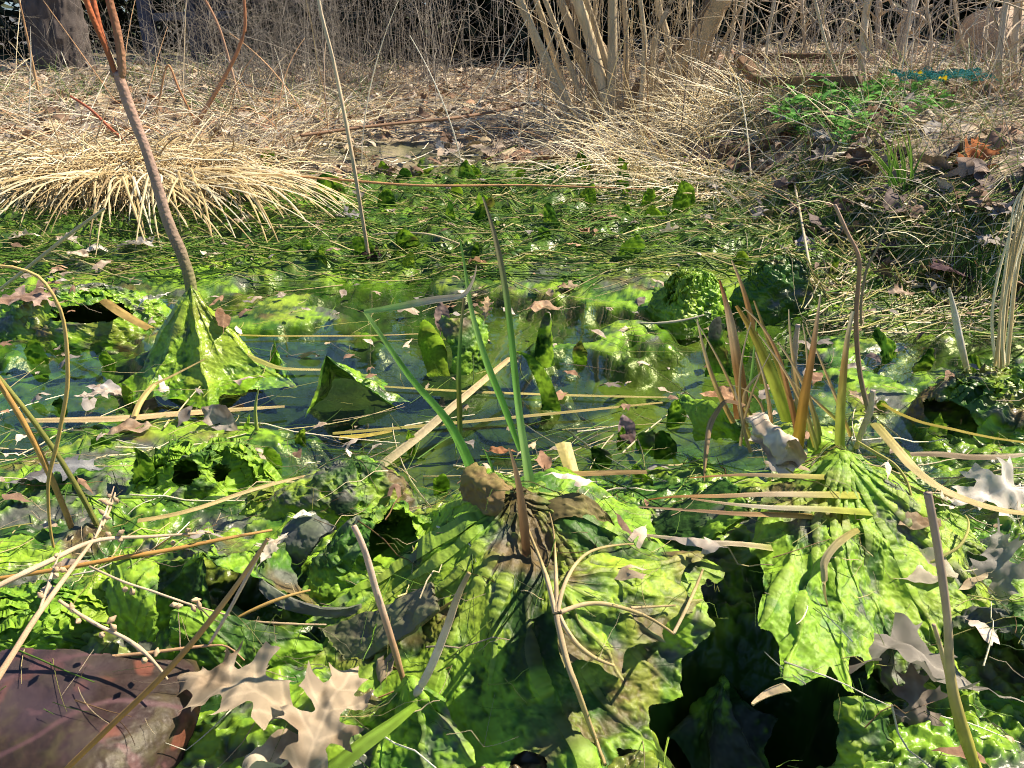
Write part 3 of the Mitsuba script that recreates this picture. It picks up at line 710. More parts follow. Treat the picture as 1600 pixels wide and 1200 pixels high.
for i in range(16):
    g = rng(1300 + i)
    x0, x1 = g.uniform(1140, 1330), 0
    x1 = x0 + g.normal(-25, 38); y1 = g.uniform(470, 620)
    c1 = [[.30, .34, .06], [.40, .28, .09], [.46, .36, .2], [.18, .26, .06]][i % 4]
    blade('thin dried iris leaf in the clump of stubs on the lime mound', 'iris leaf', [(x0, 690 + g.uniform(-30, 25)), ((x0 + x1) / 2 + g.normal(0, 10), (660 + y1) / 2), (x1, y1)], np.array([8, 6, 2]) * g.uniform(.6, 1.2), [c1, [.42, .30, .14], [.5, .42, .28]], .08, .01, group='thin dried iris leaves of the right clump')
for lab, pts, w, c in [
    ('uppermost brown tipped iris leaf lying out to the left of the lime mound', [(1370, 748, .085), (1230, 740, .110), (1150, 740, .10), (1078, 746, .092)], [22, 16, 11, 3], [[.30, .40, .05], [.36, .36, .08], [.48, .36, .22], [.34, .15, .05]]),
    ('second brown tipped iris leaf lying out of the lime mound, with a rusty hook', [(1370, 770, .08), (1220, 768, .108), (1120, 772, .10), (1060, 774, .096), (1012, 780, .088)], [26, 20, 15, 11, 3], [[.30, .40, .05], [.38, .38, .09], [.5, .42, .3], [.42, .27, .13], [.34, .15, .05]]),
    ('third iris leaf lying out of the lime mound, white in its middle', [(1370, 795, .075), (1230, 790, .106), (1140, 785, .102), (1080, 778, .10)], [24, 18, 12, 4], [[.30, .40, .05], [.34, .36, .09], [.6, .55, .42], [.42, .28, .14]]),
    ('long rust striped iris leaf lowest of the upper fan', [(1330, 805, .07), (1180, 800, .100), (1080, 795, .092), (998, 791, .085)], [20, 16, 11, 3], [[.25, .33, .05], [.34, .24, .09], [.46, .3, .18], [.46, .32, .22]]),
    ('single whitish iris leaf sticking out left below the fan', [(1215, 852, .065), (1125, 845, .095), (1050, 838, .085), (983, 832, .078)], [24, 14, 12, 5], [[.28, .36, .06], [.5, .42, .28], [.62, .56, .46], [.46, .34, .2]]),
    ('drooping brown ribbon leaf hanging left of the curled leaf', [(1165, 632, .115), (1135, 624, .118), (1114, 650, .10), (1104, 700, .075), (1100, 752, .05)], [12, 12, 9, 7, 2], [[.30, .2, .12], [.42, .31, .2], [.4, .28, .16]]),
    ('bent pale leaf stem on the front of the lime mound', [(1340, 825, .10), (1310, 845, .10), (1288, 885, .09), (1290, 920, .075), (1295, 950, .06)], [12, 14, 12, 10, 3], [[.36, .32, .1], [.42, .36, .22], [.4, .32, .15]])]:
    blade(lab, 'iris leaf', [(x_, y_, z_ + .012) for x_, y_, z_ in pts], w, c, lying=True, fold=.3)
# lying reeds
for lab, pts, w, c in [
    ('broad pale dead reed lying slantwise in the water behind the central iris', [(572, 742, .004), (640, 690, .012), (720, 622, .03), (797, 558, .04)], [20, 21, 17, 13], [[.26, .24, .13], [.42, .36, .22], [.50, .40, .22], [.50, .38, .18]]),
    ('thin straight yellow reed floating right of the sapling mound', [(352, 522, .008), (440, 524, .006), (540, 524, .006), (655, 521, .008)], [6, 7, 6, 4], [[.30, .28, .06], [.36, .30, .12], [.40, .33, .15]]),
    ('olive reed floating across the water behind the tall blade', [(600, 603, .005), (720, 610, .005), (880, 616, .006), (1042, 620, .006)], [6, 8, 8, 5], [[.24, .22, .07], [.32, .28, .1], [.26, .23, .08]]),
    ('long pale reed rising slightly to the right in front of the arching leaf', [(520, 676, .004), (660, 664, .006), (830, 648, .008), (1035, 628, .012)], [9, 11, 10, 6], [[.30, .28, .08], [.38, .33, .15], [.36, .30, .12]]),
    ('short thick yellow reed stub at the near edge of the open water', [(530, 682, .005), (575, 678, .006), (612, 672, .006)], [14, 13, 8], [[.34, .28, .05], [.3, .25, .06]]),
    ('broad tan reed lying across the pond left of the flap', [(35, 655, .012), (160, 652, .014), (300, 642, .016), (445, 634, .012)], [14, 22, 20, 8], [[.30, .24, .12], [.42, .32, .17], [.40, .31, .16], [.26, .22, .1]]),
    ('green and tan reed curving from the sapling mound along the water', [(352, 528, .03), (400, 560, .012), (450, 575, .008), (530, 577, .006)], [12, 14, 10, 5], [[.20, .22, .05], [.24, .25, .07], [.40, .34, .16]]),
    ('long straw stalk sloping up to the right over the bubbly clump', [(215, 812, .055), (300, 795, .055), (390, 765, .05), (500, 738, .04)], [12, 13, 12, 6], [[.40, .32, .14], [.52, .42, .22], [.46, .36, .18]]),
    ('broad split straw blade running right off the lime mound', [(1368, 660, .08), (1420, 720, .075), (1480, 765, .06), (1600, 800, .05)], [18, 18, 20, 12], [[.30, .28, .09], [.50, .42, .22], [.56, .46, .26], [.5, .4, .2]]),
    ('grey brown flat stick with torn bark by the white leaf', [(1422, 708, .03), (1480, 708, .035), (1530, 712, .035), (1600, 708, .03)], [14, 20, 16, 10], [[.34, .28, .2], [.26, .21, .15], [.46, .4, .3]]),
    ('tan dead reed across the water left of the sapling mound', [(210, 650, .02), (240, 600, .02), (270, 585, .03), (320, 560, .05)], [10, 12, 12, 8], [[.40, .32, .12], [.46, .36, .14], [.36, .28, .1]]),
    ('brown reed bent like an elbow by the muddy hummock', [(160, 465, .045), (195, 490, .04), (235, 512, .03)], [16, 18, 14], [[.26, .19, .07], [.44, .32, .12], [.38, .27, .1]]),
    ('flat brown strip of reed behind the central mound', [(862, 740, .025), (900, 738, .028), (960, 736, .028), (1010, 735, .026)], [14, 16, 16, 14], [[.46, .32, .1], [.30, .22, .11], [.26, .19, .1]]),
    ('tan reed end standing out of the water behind the brown strip', [(895, 738, .01), (888, 715, .02), (880, 690, .03)], [22, 24, 26], [[.36, .32, .1], [.42, .36, .14]]),
    ('narrow olive reed curving under the right bank', [(1380, 630, .02), (1430, 655, .025), (1500, 672, .03), (1600, 690, .03)], [8, 10, 9, 6], [[.3, .27, .05], [.36, .3, .08], [.3, .26, .07]]),
    ('two tone olive strip leaning on the left foot of the central mound', [(560, 1050, .01), (610, 1010, .025), (660, 970, .05), (730, 925, .085)], [24, 22, 16, 6], [[.32, .25, .07], [.26, .22, .08], [.22, .2, .07]]),
    ('bright green stalk of slime in the bottom edge left of the centre', [(512, 1205, .03), (560, 1165, .045), (610, 1130, .055), (650, 1100, .06)], [40, 34, 26, 14], [[.25, .42, .06], [.28, .46, .07], [.22, .38, .04]])]:
    blade(lab, 'reed', pts, w, c, lying=True, name='fallen_reed', bsdf='wet_leaf' if 'water' in lab or 'pond' in lab else 'thin_leaf', fold=.15)

# ---------------------------------------------------------------- the leaning sapling
sap = thing('sapling', 'slender leaning sapling with a forked reddish top growing from the algae cone', 'sapling')
zs, ks = .105, depth(at_z(298, 452, .105)) / F
sy = at_z(298, 452, .105)[1]


def flat(pts, y, lean=0.0): return np.array([at_y(px, py, y + lean * i) for i, (px, py) in enumerate(pts)])


put('trunk', tube(flat([(302, 470), (297, 440), (285, 400), (262, 345), (245, 288), (225, 225), (207, 180), (190, 132), (182, 112)], sy), np.array([9.5, 9, 8.6, 8.4, 7.8, 7.2, 7.2, 8, 7]) * ks, [[.20, .22, .08], [.24, .18, .13], [.38, .27, .22], [.38, .26, .21], [.34, .22, .17]], 70, 10, .12, 5), 'rough_bark', sap)
put('branch', tube(flat([(188, 122), (190, 100), (184, 55), (171, 0), (150, -110), (140, -260)], sy), np.array([6, 5.6, 5.4, 5, 4.5, 3]) * ks, [[.28, .16, .10], [.36, .15, .08], [.40, .16, .08]], 40, 9, .12, 6), 'rough_bark', sap)
put('branch', tube(flat([(196, 160), (178, 110), (164, 70), (150, 40), (133, -5), (105, -120)], sy, -.004), np.array([3.6, 3.6, 4, 4, 4, 3]) * ks, [[.26, .10, .05], [.40, .12, .05], [.46, .14, .06]], 40, 8, .1, 7), 'rough_bark', sap)
put('branch', tube(flat([(170, 85), (158, 50), (148, 10), (142, -20), (130, -120)], sy, .006), np.array([3.5, 4, 4, 3.5, 2]) * ks, [[.36, .11, .05], [.42, .13, .06]], 30, 7, .1, 8), 'rough_bark', sap)
put('bud_scar', tube(flat([(180, 118), (176, 108), (173, 102)], sy, -.003), np.array([6, 5, 2]) * ks, [.24, .17, .13], 10, 8, .2, 9), 'rough_bark', sap)

# thinner stalks
for lab, pts, z, w, c in [
    ('tall pale grass stalk standing at the back of the pond left of the centre', [(577, 408), (566, 340), (546, 220), (522, 100), (497, -5), (480, -150)], .02, [7, 7, 7, 6, 6, 4], [[.34, .26, .17], [.58, .46, .32], [.66, .56, .42]]),
    ('thick reddish stem behind the straw tussock curving up to the right', [(288, 217), (345, 130), (374, 72), (383, 40), (381, -5), (370, -100)], .10, [9, 9, 7, 6, 5, 3], [[.50, .32, .18], [.42, .2, .1], [.34, .13, .07]]),
    ('thin reddish stem crossing the curved one behind the tussock', [(383, 190), (362, 110), (345, 50), (318, -5)], .10, [5, 5, 4, 4], [[.46, .36, .26], [.38, .2, .12]]),
    ('rusty bent stalk folded like a tent behind the tussock', [(240, 212), (250, 150), (263, 102), (280, 140), (303, 185)], .10, [4, 4, 4, 4, 4], [[.5, .35, .18], [.44, .2, .1]]),
    ('red twig slanting across the tussock behind the sapling', [(206, 229), (172, 200), (140, 170), (109, 150)], .15, [5, 5, 5, 4], [[.40, .13, .07], [.34, .10, .06]]),
    ('rusty stalk standing at the far left before the tree', [(64, 160), (55, 120), (43, 60), (30, 0)], .15, [5, 5, 4, 3], [[.5, .34, .18], [.42, .24, .12]]),
    ('forked brown twig standing in the water right of the iris stubs', [(1357, 640), (1342, 570), (1338, 490), (1343, 410), (1322, 360), (1304, 320)], .02, [10, 9, 9, 8, 7, 6], [[.24, .2, .14], [.26, .16, .11], [.33, .2, .13], [.36, .26, .2]]),
    ('thin straight side twig leaning right of the forked brown twig', [(1346, 505), (1352, 430), (1372, 385), (1392, 342)], .03, [5, 5, 4, 3], [[.3, .2, .13], [.36, .28, .17]]),
    ('bleached leaf stalk leaning on the right bank by the straw bundle', [(1512, 580), (1500, 530), (1490, 480), (1483, 450)], .03, [10, 14, 12, 5], [[.40, .34, .2], [.66, .62, .52], [.55, .5, .4]]),
    ('bare grey stick standing at the lower right with a yellow slimed foot', [(1530, 1215), (1505, 1140), (1486, 1060), (1480, 960), (1466, 860), (1450, 770)], .02, [22, 24, 18, 14, 14, 13], [[.34, .36, .04], [.40, .36, .08], [.44, .35, .18], [.40, .31, .22], [.38, .30, .22]]),
    ('reddish white stick standing left of the central mound', [(633, 1072), (615, 1010), (590, 930), (566, 850), (553, 822)], .03, [10, 13, 13, 12, 10], [[.28, .18, .08], [.40, .26, .16], [.56, .44, .34], [.5, .36, .28]]),
    ('pale white stem leaning against the left flank of the central mound', [(650, 1085), (672, 1045), (700, 975), (716, 930), (733, 895)], .055, [16, 16, 16, 14, 8], [[.5, .44, .3], [.60, .52, .38], [.5, .4, .25], [.36, .28, .12]]),
    ('orange reed slanting at the left edge', [(112, 825), (75, 735), (40, 665), (0, 600), (-40, 540)], .01, [11, 11, 11, 10, 8], [[.36, .22, .08], [.46, .27, .08], [.42, .26, .09]]),
    ('olive green reed slanting beside the orange one', [(152, 822), (105, 735), (58, 665), (0, 592), (-50, 530)], .01, [10, 10, 9, 9, 7], [[.16, .17, .04], [.20, .21, .05]]),
    ('straw stalk curving over in a loop at the left', [(84, 855), (75, 765), (92, 680), (106, 580), (98, 495), (60, 432), (0, 415), (-60, 420)], .03, [5, 6, 7, 7, 7, 6, 5, 4], [[.46, .32, .1], [.5, .36, .12], [.54, .4, .16]]),
    ('pale straw stalk slanting up to the right at the left bank', [(0, 452), (60, 405), (110, 365), (165, 325)], .04, [6, 7, 7, 5], [[.56, .46, .26], [.6, .5, .3]]),
    ('orange bare stalk slanting across the purple leaf', [(100, 1205), (180, 1128), (260, 1050), (340, 955), (418, 842)], .055, [10, 11, 11, 10, 6], [[.44, .22, .06], [.46, .25, .07], [.5, .32, .13]]),
    ('thin white stalk in front of the cave', [(328, 1005), (360, 950), (392, 890), (416, 845)], .06, [6, 7, 7, 5], [[.5, .4, .3], [.56, .42, .28]]),
    ('knobbly grey twig standing beside the broad iris stub', [(1252, 650), (1243, 600), (1241, 560), (1247, 507)], .06, [10, 12, 11, 9], [[.36, .28, .22], [.42, .34, .28]]),
    ('short knobbly twig right of the straight iris leaf', [(1338, 700), (1350, 665), (1360, 640), (1364, 610)], .07, [10, 13, 12, 9], [[.34, .28, .2], [.42, .36, .3]]),
    ('small pale grass shoot by the broad tan reed', [(402, 672), (399, 645), (405, 605)], .01, [7, 6, 2], [[.3, .36, .08], [.34, .38, .12]]),
    ('side stub of the grey stick at the lower right', [(1482, 1060), (1472, 1020), (1459, 976)], .06, [10, 9, 7], [[.42, .36, .14], [.52, .4, .26]])]:
    stalk(lab, 'stalk', pts, w, c, z, wob=.35 if 'knobbly' in lab else .12, n=34)
for lab, pts, w, c in [
    ('orange stalk lying level above the dark green heap', [(-10, 905, .075), (100, 888, .08), (210, 868, .085), (320, 848, .085), (425, 828, .08)], [8, 9, 9, 8, 5], [[.46, .26, .07], [.46, .25, .07], [.44, .26, .09]]),
    ('thin brown stalk lying across the purple leaf', [(10, 1062, .055), (120, 1032, .06), (230, 1020, .06), (345, 1008, .06), (382, 1032, .05)], [6, 7, 7, 6, 3], [[.46, .3, .16], [.42, .26, .14]]),
    ('yellow stalk pointing right out of the cave', [(372, 965, .04), (420, 942, .05), (485, 922, .055)], [6, 7, 4], [[.46, .3, .09], [.5, .34, .12]]),
    ('thin pale stalk lying in front of the cave', [(385, 970, .045), (440, 974, .04), (510, 976, .035)], [4, 5, 3], [[.4, .3, .18], [.48, .38, .24]]),
    ('long reddish stalk reaching from the tussock over the far pond', [(400, 272, .14), (520, 280, .12), (660, 290, .10), (850, 290, .09), (1010, 296, .08)], [4, 5, 5, 4, 3], [[.42, .22, .1], [.46, .26, .13]]),
    ('dark branch lying across the dead grass at the back', [(470, 212, .17), (600, 195, .18), (720, 183, .185), (850, 150, .2)], [6, 7, 6, 4], [[.22, .13, .08], [.2, .13, .09]]),
    ('pale curved rootlet arching over the far algae', [(520, 385, .02), (590, 366, .05), (660, 365, .06), (720, 382, .04), (765, 405, .015)], [3, 4, 4, 4, 3], [[.5, .42, .28], [.46, .4, .24]]),
    ('grey twig lying on the water by the frilly clump', [(1000, 505, .006), (1050, 503, .01), (1100, 492, .02)], [4, 5, 3], [[.35, .33, .26]]),
    ('orange thread stalk arching on the right bank', [(1240, 278, .10), (1290, 270, .12), (1340, 282, .12)], [4, 4, 4], [[.45, .26, .08]]),
    ('pale thin stalk bent down from the orange thread', [(1241, 285, .11), (1255, 360, .07), (1270, 445, .03)], [4, 4, 4], [[.5, .44, .3]]),
    ('curled olive tendril on the right of the lime mound', [(1340, 690, .10), (1390, 720, .10), (1420, 760, .085), (1430, 800, .07)], [5, 6, 5, 3], [[.36, .34, .1]]),
    ('thin tendril looping by the pale mat', [(1450, 880, .06), (1490, 860, .07), (1512, 830, .075), (1508, 805, .07)], [6, 6, 5, 3], [[.34, .33, .1]])]:
    stalk(lab, 'stalk', pts, w, c, lying=True, n=34, wob=.1)

def on_top(px, py, lift=.008):
    """Where a sight line first meets the ground, the water or a heap."""
    p = EYE + ray(px, py) * np.linspace(.35, 6, 3000)[:, None]
    return p[int(np.argmax(p[:, 2] < top_z(p[:, 0], p[:, 1]) + lift))]


# the dead leaf skeleton on the central mound: one thing with its veins
vein = thing('leaf_skeleton', 'star of pale leaf veins on the front of the central mound', 'leaf veins')
for pts, w in [([(868, 958, .118), (850, 890, .12), (828, 835, .118), (812, 795, .115)], [9, 8, 7, 5]), ([(870, 956, .12), (868, 880, .125), (865, 830, .12), (858, 800, .115)], [8, 6, 5, 3]),
               ([(872, 956, .12), (890, 895, .125), (925, 860, .125), (990, 850, .105)], [7, 6, 5, 3]), ([(876, 957, .12), (930, 942, .115), (990, 955, .10), (1052, 990, .075)], [8, 7, 6, 4]),
               ([(1052, 990, .075), (1075, 945, .085), (1098, 890, .09)], [6, 6, 4]), ([(870, 962, .118), (885, 1030, .09), (910, 1100, .06), (945, 1195, .02)], [11, 10, 9, 7]),
               ([(875, 962, .117), (905, 1010, .10), (960, 1040, .08)], [8, 8, 4]), ([(985, 950, .10), (1020, 948, .095), (1056, 946, .088)], [5, 4, 3])]:
    q_ = curve(np.array([p[:2] for p in pts], float), 14)
    P = np.array([on_top(*p, .005) for p in q_]); k = depth(P[0]) / F
    P[1:-1] = (P[:-2] + 2 * P[1:-1] + P[2:]) / 4
    put('vein', tube(P, np.array(w) * k / 2, [[.46, .36, .22], [.42, .34, .16], [.34, .26, .12]], 24, 6, .2, len(scene)), 'dry_matter', vein)

# dried seed twig in the lower left corner
tw = thing('seed_twig', 'dried branching seed twig across the lower left corner', 'twig')
Pm = [(-20, 1085, .12), (40, 990, .12), (100, 905, .115), (148, 840, .11), (180, 770, .10)]
subs = [([(-20, 925, .11), (60, 885, .115), (150, 845, .11), (240, 838, .10), (330, 832, .09)], [16, 15, 13, 9, 6]), ([(92, 938, .115), (150, 975, .10), (200, 1000, .09), (262, 1062, .07)], [9, 10, 11, 6]),
        ([(60, 960, .118), (80, 900, .125), (95, 860, .125)], [8, 7, 4]), ([(140, 885, .11), (220, 918, .10), (300, 945, .085), (360, 962, .075)], [6, 7, 6, 3]), ([(148, 842, .112), (165, 800, .115), (178, 760, .115)], [7, 6, 3])]
kk = depth(at_z(100, 905, .115)) / F
put('stem', tube(np.array([at_z(*p) for p in Pm]), np.array([14, 13, 11, 8, 5]) * kk * .32, [[.40, .27, .17], [.46, .34, .22], [.42, .31, .2]], 40, 8, .25, 11), 'dry_matter', tw)
for pts, w in subs:
    P = np.array([at_z(*p) for p in pts])
    put('side_stem', tube(P, np.array(w) * kk * .30, [[.50, .38, .25], [.52, .42, .3], [.42, .31, .2]], 40, 7, .35, len(scene)), 'dry_matter', tw)
    g = rng(len(scene))
    for t in g.uniform(.12, .95, 7):
        q = curve(P, 50)[int(t * 49)] + g.normal(0, .002, 3)
        d = g.normal(0, 1, 3); d /= np.linalg.norm(d)
        L = g.uniform(.004, .010)
        put('seed_husk', tube([q, q + d * L * .5, q + d * L], [.0008, .0024, .0004], [[.5, .38, .24], [.44, .32, .2]], 7, 6, .3, len(scene)), 'dry_matter', tw)

# ---------------------------------------------------------------- fallen leaves
OAK = np.array([(.012, 0), (.04, .06), (.07, .12), (.13, .14), (.19, .11), (.17, .18), (.115, .22), (.095, .26), (.12, .30), (.20, .31), (.29, .27), (.25, .335), (.32, .40), (.22, .425), (.13, .46), (.10, .50), (.13, .545),
                (.20, .565), (.28, .57), (.24, .63), (.28, .72), (.19, .70), (.115, .70), (.085, .735), (.11, .78), (.16, .86), (.09, .86), (.045, .91), (0, 1.03)], float)
BEECH = np.array([(.01, 0), (.12, .08), (.22, .25), (.25, .45), (.21, .65), (.12, .84), (0, 1.0)], float)


def leaf(size, color, seed=0, shape=OAK, curl=.6, arch=.3, rough=.03, dens=26, vein=.35, wide=1.0):
    """A flat leaf cut from its outline, filled with points, then curled about the midrib and bent along it. Base at the origin, tip along +y."""
    g = rng(seed)
    def side(s):
        o = shape * [s * wide, 1]
        o = o * np.stack([1 + .25 * (g.random(len(o)) - .5), np.ones(len(o))], -1)
        return o + g.normal(0, .008, o.shape) * (np.abs(o[:, :1]) > .05)
    out = np.vstack([[(-.008, -.22), (.008, -.22)], side(1), side(-1)[::-1][1:]])
    poly = shapely.Polygon(out).buffer(0).buffer(.02).buffer(-.02)
    if poly.geom_type != 'Polygon': poly = max(poly.geoms, key=lambda q: q.area)
    ring = np.array(poly.exterior.segmentize(1.3 / dens).coords)[:-1]
    xs, ys = np.meshgrid(np.arange(-.5, .5, 1 / dens), np.arange(-.25, 1.05, 1 / dens))
    q = np.stack([xs.ravel(), ys.ravel()], -1) + g.normal(0, .15 / dens, (xs.size, 2))
    q = q[shapely.contains_xy(poly.buffer(-.4 / dens), q[:, 0], q[:, 1])]
    p = np.vstack([ring, q])
    t = Delaunay(p).simplices
    m = p[t].mean(1)
    t = t[shapely.contains_xy(poly, m[:, 0], m[:, 1])]
    a = np.cross(np.c_[p[t[:, 1]] - p[t[:, 0]], np.zeros(len(t))], np.c_[p[t[:, 2]] - p[t[:, 0]], np.zeros(len(t))])[:, 2]
    t[a < 0] = t[a < 0][:, ::-1]
    x, y = p[:, 0], p[:, 1]
    if abs(curl) > 1.2:
        R = 1 / abs(curl)
        X, Z = R * np.sin(x / R), R * (1 - np.cos(x / R)) * np.sign(curl)
    else:
        X, Z = x * (1 - .25 * abs(curl) * np.abs(x)), curl * x * x * 1.6
    Z = Z + arch * (y - .4) ** 2 * -1.0 + .10 * curl * np.abs(x) * np.sin(y * 9 + seed)
    Z = Z + .5 * curl * x * np.abs(x) * np.sin(y * 7 + seed * 1.3) + .05 * np.sin(x * 9 + y * 5 + seed) * np.abs(x) / .3
    Z = Z + rough * 5 * (meshkit.fbm(np.stack([x * 4, y * 4, 0 * x + seed], -1), 3, seed) - .5)
    V = np.stack([X, y, Z], -1) * size
    c = np.asarray(color, float) * (.5 + 1.0 * meshkit.fbm(np.stack([x * 7, y * 7, 0 * x + seed * 2.3], -1), 4, seed))[:, None]
    c = lerp(c, c * [.55, .45, .38], ss(.55, .72, meshkit.fbm(np.stack([x * 3, y * 3, 0 * x + seed], -1), 2, seed + 4)) * .7)
    rib = np.maximum(ss(.018, .004, np.abs(x)), ss(.10, .02, np.abs((y - np.abs(x) * .75) * 5.2 % 1 - .5)) * (y > 0) * .8)
    c = lerp(c, np.minimum(c * 1.45 + .02, .8), rib * vein)
    return V, t, c


def turn(m, p, yaw, pitch=0, roll=0):
    """Lays a leaf at p: yaw turns its tip from +x, pitch lifts the tip, roll tips it about the midrib."""
    v, f, c = m
    cy, sy_, cp, sp, cr, sr = *(g(math.radians(yaw - 90)) for g in (math.cos, math.sin)), *(g(math.radians(pitch)) for g in (math.cos, math.sin)), *(g(math.radians(roll)) for g in (math.cos, math.sin))
    M = np.array([[cy, -sy_, 0], [sy_, cy, 0], [0, 0, 1]]) @ np.array([[1, 0, 0], [0, cp, -sp], [0, sp, cp]]) @ np.array([[cr, 0, sr], [0, 1, 0], [-sr, 0, cr]])
    return (v - [0, v[:, 1].max() * .45, 0]) @ M.T + p, f, c


